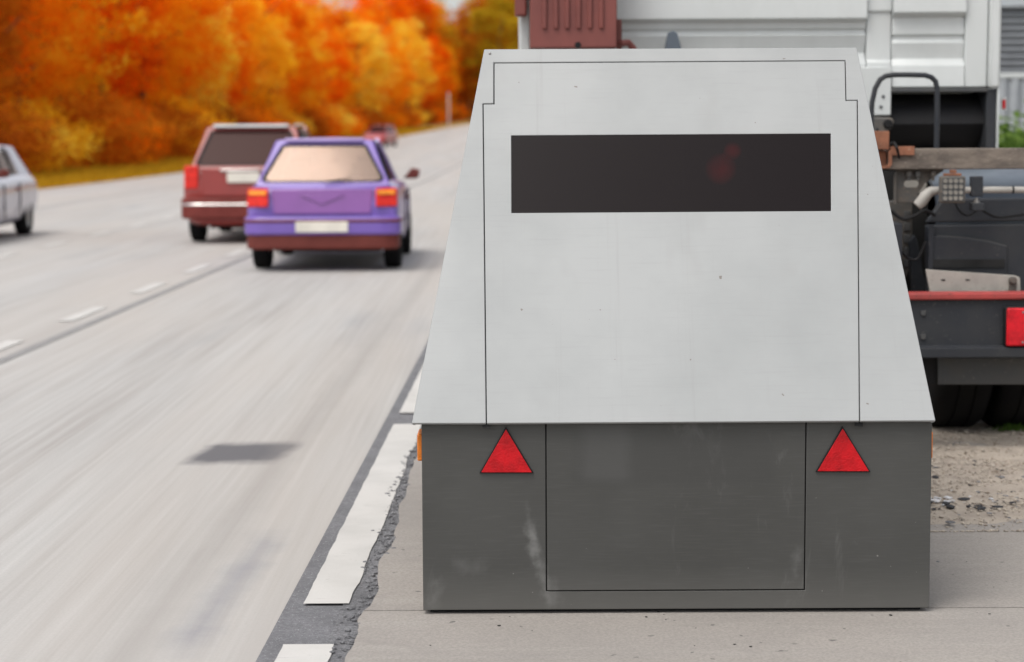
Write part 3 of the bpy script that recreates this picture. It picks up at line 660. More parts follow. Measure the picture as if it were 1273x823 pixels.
# black tool box / battery cover
yt_ = 8.97
mb = MB()
mb.prism([W(x, y, yt_) for x, y in ((1152,279),(1300,277),(1300,372),(1152,372))], (0,.05,0)); bx_ = KB(mb, 'tool_box', M['charcoal'], bevel=.012, seg=3)
mb = MB(); mb.prism([W(x, y, yt_) for x, y in ((1152,277),(1162,262),(1170,250),(1180,247),(1300,246),(1300,275))], (0,.05,0)); KB(mb, 'tool_box_lid', M['charcoal'], bx_, bevel=.008)
mb = MB(); mb.prism([W(x, y, yt_-.02) for x, y in ((1158,293),(1180,294),(1230,300),(1252,306),(1252,344),(1158,344))], (0,.018,0)); KB(mb, 'recess_panel', M['charcoal'], bx_, bevel=.006)
mb = MB(); mb.box(W(1158,325,yt_).x, W(1247,325,yt_).x, yt_-.03, yt_-.0205, W(1200,332,yt_).z, W(1200,322,yt_).z); KB(mb, 'handle_slot', M['seamdark'], bx_)
mb = MB(); mb.box(W(1152,325,yt_).x, W(1159,325,yt_).x, yt_-.028, yt_-.002, W(1155,345,yt_).z, W(1155,280,yt_).z); KB(mb, 'box_flange', M['charcoal'], bx_, bevel=.004)
mb = MB(); mb.tube([W(x, y, yt_-.015) for x, y in ((1165,293),(1195,295),(1230,300),(1251,306))], .003, 6); KB(mb, 'lid_edge', M['charlight'], bx_)
# pale hose
yp = 8.86
mb = MB(); mb.tube([W(1140,256,yp), W(1146,250,yp), W(1150,244,yp), W(1157,238,yp), W(1168,236.5,yp), W(1190,236.5,yp), W(1230,236,yp), W(1300,236,yp)], [.022,.026,.026,.022,.016,.0145,.0145,.0145], 16)
hose = KB(mb, 'hose', M['pipe'], smooth=True, ang=70)
mb = MB(); mb.lathe([(.0165,-.004),(.0165,.004)], W(1259,236,yp), 'x', 16); KB(mb, 'hose_band', M['black'], hose)
mb = MB(); mb.box(W(1206,238,yp).x, W(1221,238,yp).x, yp-.02, yp+.02, W(1213,244,yp).z, W(1213,219,yp).z); mb.box(W(1207,250,yp).x, W(1222,250,yp).x, yp-.03, yp+.03, W(1213,262,yp).z, W(1213,252,yp).z); KB(mb, 'hose_clip', M['charcoal'], bevel=.005, seg=3)
mb = MB(); p = W(1214,250,yp-.01); mb.lathe([(.014,-.008),(.014,0),(.007,.002),(.007,.014)], p, 'z', 6); mb.lathe([(.018,-.010),(.018,-.008)], p, 'z', 14); KB(mb, 'clip_bolt', M['steel'])
# work light
yl = 8.78
x0, x1 = W(1169,235,yl).x, W(1200.5,235,yl).x; z0, z1 = W(1185,252.5,yl).z, W(1185,219,yl).z
wl = MB(); wl.box(x0, x1, yl, yl+.04, z0, z1); wlo = KB(wl, 'work_light', M['bracket'], bevel=.008, seg=3)
mb = MB(); mb.box(x0+.008, x1-.008, yl-.003, yl-.0005, z0+.008, z1-.008); KB(mb, 'lens_plate', M['charlight'], wlo)
for i in range(4):
    for j in range(4):
        mb = MB(); mb.lathe([(.002,-.002),(.0078,-.004),(.0095,0)], (x0+.021+i*(x1-x0-.042)/3, yl-.003, z0+.021+j*(z1-z0-.042)/3), 'y', 14); KB(mb, 'led_lens', M['led'], wlo, smooth=True)
mb = MB(); mb.box(W(1174,216,yl).x, W(1196,216,yl).x, yl+.01, yl+.03, z1+.001, z1+.012); mb.box(W(1182,213,yl).x, W(1190,213,yl).x, yl+.01, yl+.03, z1+.013, zbm0+.002); KB(mb, 'lamp_bracket', M['rusty'], wlo, bevel=.002)
# air and brake lines sagging across the chassis
for pts, rad in ((((1108,262),(1122,272),(1138,268),(1150,262),(1163,268)), .008), (((1112,300),(1126,318),(1140,322),(1151,300)), .006), (((1222,262),(1240,270),(1262,268),(1300,262)), .0055), (((1186,238),(1190,258),(1202,268),(1214,262)), .004), (((1090,160),(1100,180),(1112,178),(1118,196)), .006)):
    mb = MB(); cp_ = [W(x, y, 8.93 if x > 1104 else 9.7) for x, y in pts]; fine_ = []
    for i in range(len(cp_)-1):
        for k in range(6):
            a0, a1, a2, a3 = cp_[max(i-1,0)], cp_[i], cp_[i+1], cp_[min(i+2,len(cp_)-1)]; u = k/6
            fine_.append(.5*((2*a1)+(a2-a0)*u+(2*a0-5*a1+4*a2-a3)*u*u+(3*a1-a0-3*a2+a3)*u**3))
    mb.tube(fine_+[cp_[-1]], rad, 8); KB(mb, 'cable', M['black'], smooth=True)
# cream plate with slots
yq = 8.88
mb = MB(); mb.prism([W(x, y, yq) for x, y in ((1151,335),(1195,338),(1262,342.5),(1268,345),(1269,368),(1157,368))], (0,.012,0)); cp = KB(mb, 'slotted_plate', M['cream'], bevel=.002)
mb = MB()
for px, py in ((1172.5,348),(1203,348),(1172.5,363),(1203,363)):
    c_ = W(px, py, yq-.001); mb = MB(); mb.box(c_.x-.0095, c_.x+.0095, c_.y-.001, c_.y, c_.z-.003, c_.z+.003); KB(mb, 'slot', M['seamdark'], cp)
mb = MB(); mb.lathe([(.012,-.035),(.016,-.03),(.016,-.001)], W(1258,348,yq), 'y', 14); mb.box(W(1254,348,yq).x, W(1263,348,yq).x, yq-.012, yq-.001, W(1258,368,yq).z, W(1258,347,yq).z); KB(mb, 'clevis_pin', M['bracket'], cp, smooth=True)
# red edged rear bumper beam
ye = YE
xR = W(1273,400,ye).x + .09; xL = 2*tc.x - xR
z_a, z_b, z_c, z_d = W(1200,364,ye).z, W(1200,373,ye).z, W(1200,430,ye).z, W(1200,443.5,ye).z
mb = MB(); mb.box(xL, xR, ye-.01, ye+.10, z_b+.001, z_a); mb_o = KB(mb, 'red_edge', M['redpaint'], bevel=.008, seg=3)
mb = MB(); mb.prism([(xL, ye+.012, z_b-.0), (xL, ye+.012, z_c), (xL, ye-.035, z_c-.006), (xL, ye-.035, z_d), (xL, ye+.09, z_d), (xL, ye+.09, z_b)], (xR-xL, 0, 0)); bm_o = KB(mb, 'bumper_beam', M['charcoal'], bevel=.003)
mb = MB()
for py in (389, 418.5): 
    p = W(1147.5, py, ye+.011); mb = MB(); mb.box(p.x-.010, p.x+.010, p.y-.008, p.y, p.z-.011, p.z+.011); KB(mb, 'bolt', M['charlight'], bm_o, bevel=.0015)
for s in (0, 1):
    xx0, xx1 = (W(1247,405,ye).x, W(1247,405,ye).x+.20) if s == 0 else (2*tc.x - W(1247,405,ye).x-.20, 2*tc.x - W(1247,405,ye).x)
    mb = MB(); mb.box(xx0, xx1, ye-.03, ye+.011, W(1260,430.5,ye).z, W(1260,380.5,ye).z); hl = KB(mb, 'tail_light', M['black'], bevel=.012, seg=3)
    mb = MB(); mb.box(xx0+.006, xx1-.006, ye-.045, ye-.029, W(1260,429,ye).z, W(1260,382,ye).z); KB(mb, 'red_lens', M['redlens'], hl, bevel=.01, seg=3)
    for zz in (387, 424):
        mb = MB(); mb.lathe([(.002,-.002),(.005,-.002),(.005,.002)], (xx0+.075, ye-.046, W(1260,zz,ye).z), 'y', 10); KB(mb, 'lens_screw', M['steel'], hl)
    for i in range(4):
        for j in range(2):
            pass
mb = MB(); mb.prism([W(x, y, ye+.11) for x, y in ((1166,445),(1400,445),(1400,478),(1166,478))], (0,.012,0)); KB(mb, 'underrun_plate', M['charlight'], bevel=.002)
mb = MB(); mb.box(xL+.05, W(1166,445,ye+.11).x, ye+.13, ye+.15, W(1166,478,ye+.1).z, z_d); KB(mb, 'underrun_backing', M['black'])
# wheels (dual rear tyres each side) + axle
def wheel(parent, cx, cy, r, w, off, tm=None, rimmat=None, kb=None, n=48):
    pr = []
    prof = [(r*.55,-w*.42),(r*.72,-w*.5),(r*.90,-w*.49),(r*.965,-w*.44),(r,-w*.33),(r,-w*.17),(r*.982,-w*.16),(r*.982,-w*.13),(r,-w*.12),(r,w*.12),(r*.982,w*.13),(r*.982,w*.16),(r,w*.17),(r,w*.33),(r*.965,w*.44),(r*.90,w*.49),(r*.72,w*.5),(r*.55,w*.42)]
    mb = MB(); mb.lathe(prof, (cx, cy, r+off[2]), 'x', n, closed=True); ty = mb.build('tyre', M['rubber'], parent, off, smooth=True, ang=50)
    mb = MB(); mb.lathe([(r*.14,-w*.30),(r*.3,-w*.26),(r*.5,-w*.38),(r*.56,-w*.41),(r*.56,w*.41),(r*.5,w*.38),(r*.3,w*.26),(r*.14,w*.30)], (cx, cy, r+off[2]), 'x', 24); mb.build('rim', rimmat or M['charcoal'], parent, off, smooth=True, ang=40)
wy = 9.56; wr = .48
tl0, tl1 = W(1160,500,wy-.3).x, W(1231,500,wy-.3).x
ww = (tl1-tl0)
for cxw in (tl0+ww/2, tl0+ww*1.5+.028, 2*tc.x-(tl0+ww/2), 2*tc.x-(tl0+ww*1.5+.028)):
    e = bpy.data.objects.new('wheel', None); COL.objects.link(e); e.parent = K; e.location = (0,0,0)
    wheel(e, cxw, wy, wr, ww, tc)
mb = MB(); mb.tube([(tl0-1.6, wy, .5), (tl0+.5, wy, .5)], .07, 12); mb.lathe([(.05,-.2),(.2,-.1),(.2,.1),(.05,.2)], (tc.x, wy, .5), 'x', 20); KB(mb, 'axle', M['black'], smooth=True)
mb = MB()
for s in (-.43, .37): mb.box(tc.x+s, tc.x+s+.06, YE+.16, YC+1.9, .78, 1.02)
mb.box(tc.x-.369, tc.x+.369, YE+.4, YE+.46, .8, 1.0); KB(mb, 'frame_rail', M['charcoal'], bevel=.004)
for s in (-1, 1):
    e = bpy.data.objects.new('wheel', None); COL.objects.link(e); e.parent = K
    wheel(e, tc.x + s*.95, YC+1.1, .5, .28, tc)
# small red/white plate on the cab side
mb = MB(); p0 = W(1244.5,137,YC+.1); p1 = W(1250.5,121,YC+.1); mb.box(p0.x, p1.x+.004, YC+.1, YC+.11, p0.z, p1.z); sp_ = KB(mb, 'marker_plate', M['cabwhite'], bevel=.001)
mb = MB(); q0 = W(1246,135,YC+.099); q1 = W(1250,124,YC+.099); mb.box(q0.x, q1.x, YC+.094, YC+.0995, q0.z, q1.z); KB(mb, 'red_square', M['redrefl'], sp_)

# ------------------------------------------------------------------ cars
def paint(name, c, rough=.28):
    m, t, b = newmat(name); b.inputs['Base Color'].default_value = (*c, 1); b.inputs['Roughness'].default_value = rough; b.inputs['Metallic'].default_value = 0
    b.inputs['Coat Weight'].default_value = .45; b.inputs['Coat Roughness'].default_value = .06
    t.links.new(mixc(t, ramp(t, noise(t, coord(t), 3, 4, .6), [(.4, BLK), (.7, WHT)]), c, tuple(x*.88 for x in c)), b.inputs['Base Color'])
    return m
M['carglass'] = m_glass('car_glass', (.80,.74,.68), .30, .08, .9); M['carglass'].node_tree.nodes['Principled BSDF'].inputs['Metallic'].default_value = .5; M['carglass'].node_tree.nodes['Principled BSDF'].inputs['Base Color'].default_value = (.42,.32,.27,1)  # warm pale pane colour holds the flare brightness of the rear window
M['carglassdark'] = m_glass('car_glass_dark', (.22,.06,.05), .80, .18, .12); M['carglassdark'].node_tree.nodes['Principled BSDF'].inputs['Base Color'].default_value = (.045,.010,.008,1)
M['plate'] = plain('number_plate', (.72,.68,.60), .4)
M['seat'] = plain('seat_fabric', (.10,.055,.05), .9)
M['lamp_red'] = m_red('lamp_red', (.75,.03,.02), .2); M['lamp_orange'] = m_red('lamp_orange', (.95,.32,.03), .2); M['lamp_clear'] = plain('lamp_clear', (.75,.75,.72), .15)
M['chrome'] = plain('chrome', (.75,.72,.7), .2, 1)
def make_car(root, L, Wd, H, body, lower, glass, kind='hatch', zs=(.20,.52,.86), belt=.90, rimm=None, face='rear'):
    """local frame: rear bumper at y=0, front at y=L, x right."""
    hw = Wd/2; o0 = (0,0,0)
    def B(mb, name, mat, parent=root, **kw): return mb.build(name, mat, parent, o0, **kw)
    # lower body: loft of stations
    roofz = H; b0 = belt
    if kind == 'hatch':
        st = [  # y, halfwidth scale, bottom z, mid z, shoulder z, top z(inner), 
            (0.02, .90, .30, .50, .60, .62), (0.0, .93, .30, .50, .66, .68), (.06, .965, .26, .55, b0-.08, b0-.03), (.14, .985, .22, .58, b0-.02, b0+.02), (.9, 1.0, .19, .58, b0-.01, b0+.03),
            (L*.52, 1.0, .18, .58, b0-.03, b0+.02), (L*.72, 1.0, .18, .58, b0-.06, b0+.0), (L*.86, .98, .20, .56, b0-.13, b0-.06), (L*.955, .93, .22, .52, b0-.24, b0-.18), (L, .84, .28, .46, .56, .58)]
    rings = []
    mb = MB(); vs_ = []
    for (y, k, zb_, zm, zsH, ztp) in st:
        w_ = hw*k
        half = [(0, zb_), (w_*.80, zb_), (w_*.955, zb_+.05), (w_, zm), (w_*.985, zsH-.08), (w_*.94, zsH), (w_*.80, ztp), (0, ztp)]
        ring = half + [(-x, z) for x, z in reversed(half[1:-1])]
        rings.append(len(ring)); vs_ += [(x, y, z) for x, z in ring]
    n = rings[0]
    fs = [(i*n+j, i*n+(j+1)%n, (i+1)*n+(j+1)%n, (i+1)*n+j) for i in range(len(st)-1) for j in range(n)] + [tuple(range(n)), tuple(range((len(st)-1)*n, len(st)*n))]
    mb.add(vs_, fs); bo = B(mb, 'body', body, smooth=True, ang=70)
    ss = bo.modifiers.new('s', 'SUBSURF'); ss.levels = 2; ss.render_levels = 2
    # cut wheel arches, baked into the mesh
    wr_ = .30*H/1.4; ya, yf = .72*L/4.0, L-.78*L/4.0
    cutm = MB()
    for y in (ya, yf): cutm.lathe([(wr_*1.18,-hw*1.2),(wr_*1.18,-hw*.62)], (0,y,wr_), 'x', 32); cutm.lathe([(wr_*1.18,hw*.62),(wr_*1.18,hw*1.2)], (0,y,wr_), 'x', 32)
    cut = cutm.build('cutter', M['black']); bmod = bo.modifiers.new('b', 'BOOLEAN'); bmod.object = cut; bmod.operation = 'DIFFERENCE'; bmod.solver = 'EXACT'
    dg = bpy.context.evaluated_depsgraph_get(); dg.update(); me = bpy.data.meshes.new_from_object(bo.evaluated_get(dg)); bo.modifiers.clear(); bo.data = me; me.name = 'body'
    for p in me.polygons: p.use_smooth = True
    me.set_sharp_from_angle(angle=R(45)); bpy.data.objects.remove(cut)
    mb = MB()
    for y in (ya, yf):
        for s in (-1, 1): mb.box(min(s*hw*.6, s*hw*.9), max(s*hw*.6, s*hw*.9), y-wr_*1.12, y+wr_*1.12, wr_*.9, wr_*2.1)
    def bumper(name, xh, y0, back, z0, z1, mat, parent=root, front=False, rnd_=.22):
        pts = []
        for k in range(7): a = R(90*k/6); pts.append((xh-rnd_+rnd_*math.sin(a), y0+rnd_*.62*(1-math.cos(a))))
        pts = pts + [(xh, back)]; pts = pts + [(-x, y) for x, y in reversed(pts)]
        if front: pts = [(x, L-y) for x, y in pts]
        q = MB(); q.prism([(x, y, z0) for x, y in pts], (0,0,z1-z0)); return B(q, name, mat, parent, bevel=.028, seg=3)
    # greenhouse: pillars, roof and panes
    rb, rt = .12, .44*H/1.4      # rear screen base / roof rear y
    fb, ft = L*.71, L*.53
    bwR, twR = hw*.79, hw*(.575 if H < 1.45 else .62); zg0 = belt+.0; zg1 = roofz-.035
    P = dict(RBL=(-bwR,rb,zg0), RBR=(bwR,rb,zg0), RTL=(-twR,rt,zg1), RTR=(twR,rt,zg1), FBL=(-bwR*.98,fb,zg0-.01), FBR=(bwR*.98,fb,zg0-.01), FTL=(-twR*.97,ft,zg1), FTR=(twR*.97,ft,zg1))
    P = {k: Vector(v) for k, v in P.items()}
    rf = MB(); m_ = 6; vs_ = []
    for i in range(9):
        f = i/8; y = rt-.02 + (ft-rt+.02)*f; wv = twR*(1-.03*f)+.035
        for j in range(9):
            u = -1+2*j/8; vs_.append((u*wv, y, zg1 + .05*(1-abs(u)**3.2)*(1-(2*f-1)**6*.4) - (.03 if abs(u) == 1 else 0) ))
    rf.add(vs_, [(i*9+j, i*9+j+1, (i+1)*9+j+1, (i+1)*9+j) for i in range(8) for j in range(8)])
    ro = B(rf, 'roof', body, smooth=True, ang=80); sm = ro.modifiers.new('t', 'SOLIDIFY'); sm.thickness = .04; sm.offset = -1
    mb = MB()
    def fr(f, a, b_): return P[a].lerp(P[b_], f)
    q = [P['RBL'], P['RBR'], P['RTR'], P['RTL']]; nn = (q[1]-q[0]).cross(q[2]-q[0]).normalized(); nn = nn if nn.y > 0 else -nn
    up = (q[3]-q[0]).normalized(); upn = Vector((0, up.y, up.z)).normalized()
    X = Vector((1,0,0)); outer = [q[0]-X*.07-upn*.05, q[1]+X*.07-upn*.05, q[2]+X*.058-upn*.05, q[2]+X*.045-upn*.0, q[2]+X*.01+upn*.032, q[2]-X*.12+upn*.045, q[3]+X*.12+upn*.045, q[3]-X*.01+upn*.032, q[3]-X*.045-upn*.0, q[3]-X*.058-upn*.05]
    hole = [q[0]+X*.07+upn*.015, q[1]-X*.07+upn*.015, q[1]-X*.025+upn*.03, q[1]-X*.015+upn*.07, q[2]-X*.008-upn*.09, q[2]-X*.02-upn*.055, q[2]-X*.06-upn*.04, q[3]+X*.06-upn*.04, q[3]+X*.02-upn*.055, q[3]+X*.008-upn*.09, q[0]+X*.015+upn*.07, q[0]+X*.025+upn*.03]
    c0_ = sum(hole, Vector())/len(hole); mb = MB(); inplane_prism_with_hole(mb, [c0_+(p-c0_)*1.01-nn*.016 for p in hole], [c0_+(p-c0_)*.955-nn*.016 for p in hole], nn*.006); B(mb, 'window_seal', M['black'])
    mb = MB(); inplane_prism_with_hole(mb, [p-nn*.012 for p in outer], [p-nn*.012 for p in hole], nn*.05); B(mb, 'tailgate_frame', body, bevel=.018, seg=3)
    for s, e_ in ((-1,'L'),(1,'R')):
        f0 = .20; a0, a1, a2, a3 = P['RB'+e_]+X*s*.05, fr(f0, 'RB'+e_, 'FB'+e_)+X*s*.02, fr(f0*.7, 'RT'+e_, 'FT'+e_)+X*s*.02, P['RT'+e_]+X*s*.045
        mb = MB(); mb.prism([a0-upn*.04, a1-upn*.05, a2+Vector((0,0,.02)), a3+Vector((0,0,.02))], (-s*.04,0,0)); B(mb, 'quarter_panel', body, bevel=.01)
    for a, b_, r in (('FBL','FTL',.032),('FBR','FTR',.032)):
        mb = MB(); mb.tube([P[a]-Vector((0,0,.05)), P[a].lerp(P[b_], .5), P[b_]+Vector((0,0,.012))], [r*1.35, r*1.1, r], 8); B(mb, 'pillar', body, smooth=True, ang=50)
    for s, a, b_, c_, d_ in ((-1,'RBL','FBL','RTL','FTL'),(1,'RBR','FBR','RTR','FTR')):
        for f in (.33, .62):
            mb = MB(); mb.tube([P[a].lerp(P[b_], f*.9+.02)-Vector((0,0,.03)), P[c_].lerp(P[d_], f*.95-.06)+Vector((0,0,.01))], .03, 8); B(mb, 'pillar', M['black'], smooth=True, ang=50)
    def pane(name, q, inset=.06):
        c_ = sum(q, Vector())/4; mb = MB(); pts = []
        for i in range(4):
            a, b_, d_ = q[i], q[(i+1)%4], q[i-1]
            a = c_+(a-c_)*(1-inset)
            pts += [a + ((d_-a).normalized()*.04), a + ((b_-a).normalized()*.04)]
        nrm = (q[1]-q[0]).cross(q[2]-q[0]).normalized(); mb.prism(pts, nrm*.006); return B(mb, name, glass)
    pane('rear_window', [P['RBL'], P['RBR'], P['RTR'], P['RTL']], .02)
    pane('windscreen', [P['FBR'], P['FBL'], P['FTL'], P['FTR']], .02)
    pane('side_window', [P['RBL'], P['RTL'], P['FTL'], P['FBL']], .03); pane('side_window', [P['RBR'], P['FBR'], P['FTR'], P['RTR']], .03)
    # seats
    for sx in (-.36, .36):
        for sy, zz in ((L*.26, H*.78), (L*.47, H*.84)):
            mb = MB(); mb.box(sx-.22, sx+.22, sy, sy+.12, .5, zz-.13); mb.box(sx-.12, sx+.12, sy+.01, sy+.10, zz-.10, zz+.04); mb.box(sx-.05, sx+.05, sy+.03, sy+.06, zz-.14, zz-.09); B(mb, 'seat', M['seat'], bevel=.03, seg=3)
    # wheels
    for s in (-1, 1):
        for y in (ya, yf):
            e = bpy.data.objects.new('wheel', None); COL.objects.link(e); e.parent = root
            wheel(e, s*(hw-.115), y, wr_, .185, (0,0,0), rimmat=rimm or M['steel'], n=32)
    mb = MB()
    for y in (ya, yf): mb.tube([(-hw+.15, y, wr_), (hw-.15, y, wr_)], .04, 8)
    mb.box(-hw*.7, hw*.7, ya, yf, .17, .25); mb.box(-hw*.62, hw*.62, .25, ya, .22, .34); B(mb, 'underbody', M['black'], bevel=.01)
    # mirrors
    for s in (-1, 1):
        mb = MB(); mb.prism([(s*hw*.90, L*.63, belt+.0), (s*(hw+.02), L*.63, belt-.005), (s*(hw+.10), L*.62, belt+.0), (s*(hw+.12), L*.62, belt+.10), (s*(hw+.02), L*.63, belt+.12), (s*hw*.96, L*.63, belt+.05)], (0,.09,0)); B(mb, 'mirror', lower, bevel=.02, seg=3)
    # door seams and handles (right and left)
    for s in (-1, 1):
        for y in (L*.34, L*.58): mb = MB(); mb.box(min(s*hw*.985, s*(hw+.004)), max(s*hw*.985, s*(hw+.004)), y, y+.008, .28, belt-.10); B(mb, 'door_seam', M['seamdark'])
    for s in (-1, 1):
        mb = MB(); mb.box(min(s*hw*.985, s*(hw+.02)), max(s*hw*.985, s*(hw+.02)), L*.36, L*.36+.16, belt-.20, belt-.165); B(mb, 'door_handle', lower, bevel=.006)
    return dict(B=B, hw=hw, P=P, bumper=bumper)

# --- purple hatchback, seen from behind
gp_ = G(404, 331)
carx = W(400.5,260,20.8).x
g1 = empty('hatchback', (carx, 20.8, 0), R(.6), 'purple three box-lamp hatchback driving away in the lane beside the trailer', 'car')
g1['label'] = 'purple hatchback driving away in the lane nearest the trailer'
M['purple'] = paint('purple_paint', (.165,.095,.40)); M['maroon'] = plain('flare_maroon_plastic', (.13,.016,.009), .6); M['lilac'] = paint('lilac_paint', (.36,.25,.55))  # maroon plastic has the flare's red put into its colour
c = make_car(g1, 3.9, 1.62, 1.37, M['purple'], M['maroon'], M['carglass'], belt=.91)
B, hw = c['B'], c['hw']
M['tailgate'] = paint('tailgate_paint', (.225,.075,.31))
mb = MB(); mb.prism([(-.50,-.004,.60),(.50,-.004,.60),(.53,.022,.86),(-.53,.022,.86)], (0,.03,0)); B(mb, 'tailgate', M['tailgate'], bevel=.01)
mb = MB(); mb.prism([(-.24,.008,.80),(.24,.008,.80),(0,-.002,.70)], (0,-.008,0)); 
B(mb, 'tailgate_crease', M['tailgate'], bevel=.003)
for s in (-1, 1):
    def lamp(xi, xo, z0, z1, d0, d1): return [(s*xi, d0, z0), (s*xo, d1, z0), (s*xo, d1+.012, z1), (s*xi, d0+.012, z1)]
    mb = MB(); mb.prism(lamp(.555,.775,.675,.865,-.045,.01), (0,.14,0)); lo = B(mb, 'tail_light', M['lamp_red'], bevel=.014, seg=3)
    mb = MB(); mb.prism(lamp(.575,.755,.80,.845,-.049,-.002), (0,.03,0)); B(mb, 'indicator_lens', M['lamp_orange'], lo, bevel=.006)
bu = c['bumper']('rear_bumper', .81, -.075, .42, .385, .575, M['purple'])
c['bumper']('bumper_strip', .82, -.085, .40, .515, .548, M['maroon'], bu)
c['bumper']('bumper_valance', .79, -.055, .36, .235, .40, M['maroon'])
mb = MB(); mb.box(-.27, .27, -.098, -.071, .415, .525); B(mb, 'number_plate', M['plate'], bu, bevel=.006)
mb = MB(); mb.tube([(-.45,-.03,.20),(-.45,.3,.20)], .025, 10); B(mb, 'exhaust', M['steel'])
mb = MB(); mb.tube([(0,.075,.93),(.30,.10,.965)], .008, 6); B(mb, 'rear_wiper', M['black'])
mb = MB(); mb.prism([(-.42,.46,1.362),(.42,.46,1.362),(.40,.38,1.345),(-.40,.38,1.345)], (0,0,.02)); B(mb, 'roof_spoiler', M['lilac'], bevel=.006)

# --- tall estate in the next lane, red flare tint put into its paint
sx_ = (W(229,260,26.2).x + W(389,260,26.2).x)/2
g2 = empty('estate_car', (sx_, 26.2, 0), R(.6), 'tall car tinted dark red by flare, with pale rear bumper strip just ahead of the purple hatchback', 'car')
M['darkred'] = paint('flare_red_paint', (.24,.014,.008), .35); M['darkred2'] = plain('flare_red_plastic', (.15,.014,.008), .6)  # red of the light leak painted into body and trim
c = make_car(g2, 4.4, 1.76, 1.53, M['darkred'], M['darkred2'], M['carglassdark'], belt=1.0)
B = c['B']
bu = c['bumper']('rear_bumper', .885, -.085, .45, .33, .60, M['darkred2'], rnd_=.28)
c['bumper']('bumper_strip', .89, -.095, .42, .50, .535, M['chrome'], bu, rnd_=.28)
mb = MB(); mb.prism([(-.60,-.004,.62),(.60,-.004,.62),(.62,.03,.99),(-.62,.03,.99)], (0,.03,0)); B(mb, 'tailgate', M['darkred'], bevel=.012)
mb = MB(); mb.box(-.27, .27, -.02, .02, .80, .93); B(mb, 'number_plate', M['plate'], bevel=.006)
mb = MB(); mb.box(-.36, .36, -.012, .02, .945, .975); B(mb, 'chrome_strip', M['chrome'], bevel=.006)
for s in (-1, 1):
    x0, x1 = sorted((s*.65, s*.83)); mb = MB(); mb.box(x0, x1, .0, .14, .72, 1.02); B(mb, 'tail_light', M['lamp_red'], bevel=.02, seg=3)
    mb = MB(); mb.tube([(s*.53,.7,1.50),(s*.54,.78,1.545),(s*.54,2.0,1.55),(s*.53,2.1,1.50)], .014, 8); B(mb, 'roof_rail', M['chrome'], smooth=True)
mb = MB(); mb.prism([(-.50,.50,1.535),(.50,.50,1.535),(.48,.40,1.515),(-.48,.40,1.515)], (0,0,.02)); B(mb, 'roof_spoiler', M['cabwhite'], bevel=.006)

# --- silver car at the left picture edge, coming towards us
vx = W(46,260,25.5).x
g3 = empty('silver_car', (vx-1.75, 29.6, 0), math.pi-math.atan(SL)+R(2), 'silver car coming the other way, cut by the left picture edge', 'car')
M['silver'] = paint('silver_paint', (.50,.49,.56), .22); 
c = make_car(g3, 4.0, 1.70, 1.28, M['silver'], M['maroon'], M['carglass'], belt=.86)
B = c['B']; L3 = 4.0
fb_ = c['bumper']('front_bumper', .855, -.06, .42, .36, .54, M['silver'], front=True)
mb = MB(); mb.box(-.76, .76, L3-.10, L3+.04, .20, .36); B(mb, 'front_valance', M['black'], bevel=.03, seg=3)
mb = MB(); mb.box(-.45, .45, L3-.05, L3+.015, .545, .64); B(mb, 'grille', M['black'], bevel=.01)
mb = MB(); mb.box(-.26, .26, L3+.061, L3+.075, .40, .51); B(mb, 'number_plate', M['plate'], bevel=.004)
for s in (-1, 1):
    x0, x1 = sorted((s*.47, s*.72)); mb = MB(); mb.box(x0, x1, L3-.12, L3-.0, .555, .68); B(mb, 'headlight', M['lamp_clear'], bevel=.03, seg=3)

# --- far small red car
def far_pt(px, Y, z=0): 
    p = W(px, 170, Y); return Vector((p.x, Y, zt(Y)+z))
g4 = empty('small_car', far_pt(481, 150), R(170), 'small distant red car on the far stretch of road by the trees', 'car')
g4.location = far_pt(481,140); M['red'] = paint('red_paint', (.36,.03,.035))
make_car(g4, 4.0, 1.66, 1.45, M['red'], M['maroon'], M['carglassdark'], belt=.95)

# ------------------------------------------------------------------ trees
def crown_mesh(name, mat, rx, rz, zc, n_cl, per, leaf, seed, low=0.0):
    rnd = random.Random(seed); vs_, fs = [], []
    for c_ in range(n_cl):
        while True:
            x, y, z = rnd.uniform(-1,1), rnd.uniform(-1,1), rnd.uniform(-1,1)
            q = x*x+y*y+z*z
            if .12 < q < 1: break
        k = (.55+.45*rnd.random()) / math.sqrt(q) * (1 + .28*mnoise.noise(Vector((x*2.2+seed, y*2.2, z*2.2))))
        cen = Vector((x*k*rx, y*k*rx, zc + z*k*rz))
        cr = rnd.uniform(.10,.22)*rx + .25
        for _ in range(per):
            d = Vector((rnd.gauss(0,1), rnd.gauss(0,1), rnd.gauss(0,.62)))*cr*.55; p = cen+d
            if p.z < low: continue
            s = leaf*rnd.uniform(.6,1.35); a = Vector((rnd.gauss(0,1), rnd.gauss(0,1), rnd.gauss(0,.55))).normalized(); b_ = a.cross(Vector((rnd.gauss(0,1), rnd.gauss(0,1), rnd.gauss(0,1)))).normalized()
            i = len(vs_); vs_ += [p-a*s, p-b_*s*.55+a*s*.1, p+a*s, p+b_*s*.55+a*s*.1]; fs.append((i,i+1,i+2,i+3))
    me = bpy.data.meshes.new(name); me.from_pydata(vs_, [], fs); me.materials.append(mat); me.update(); return me
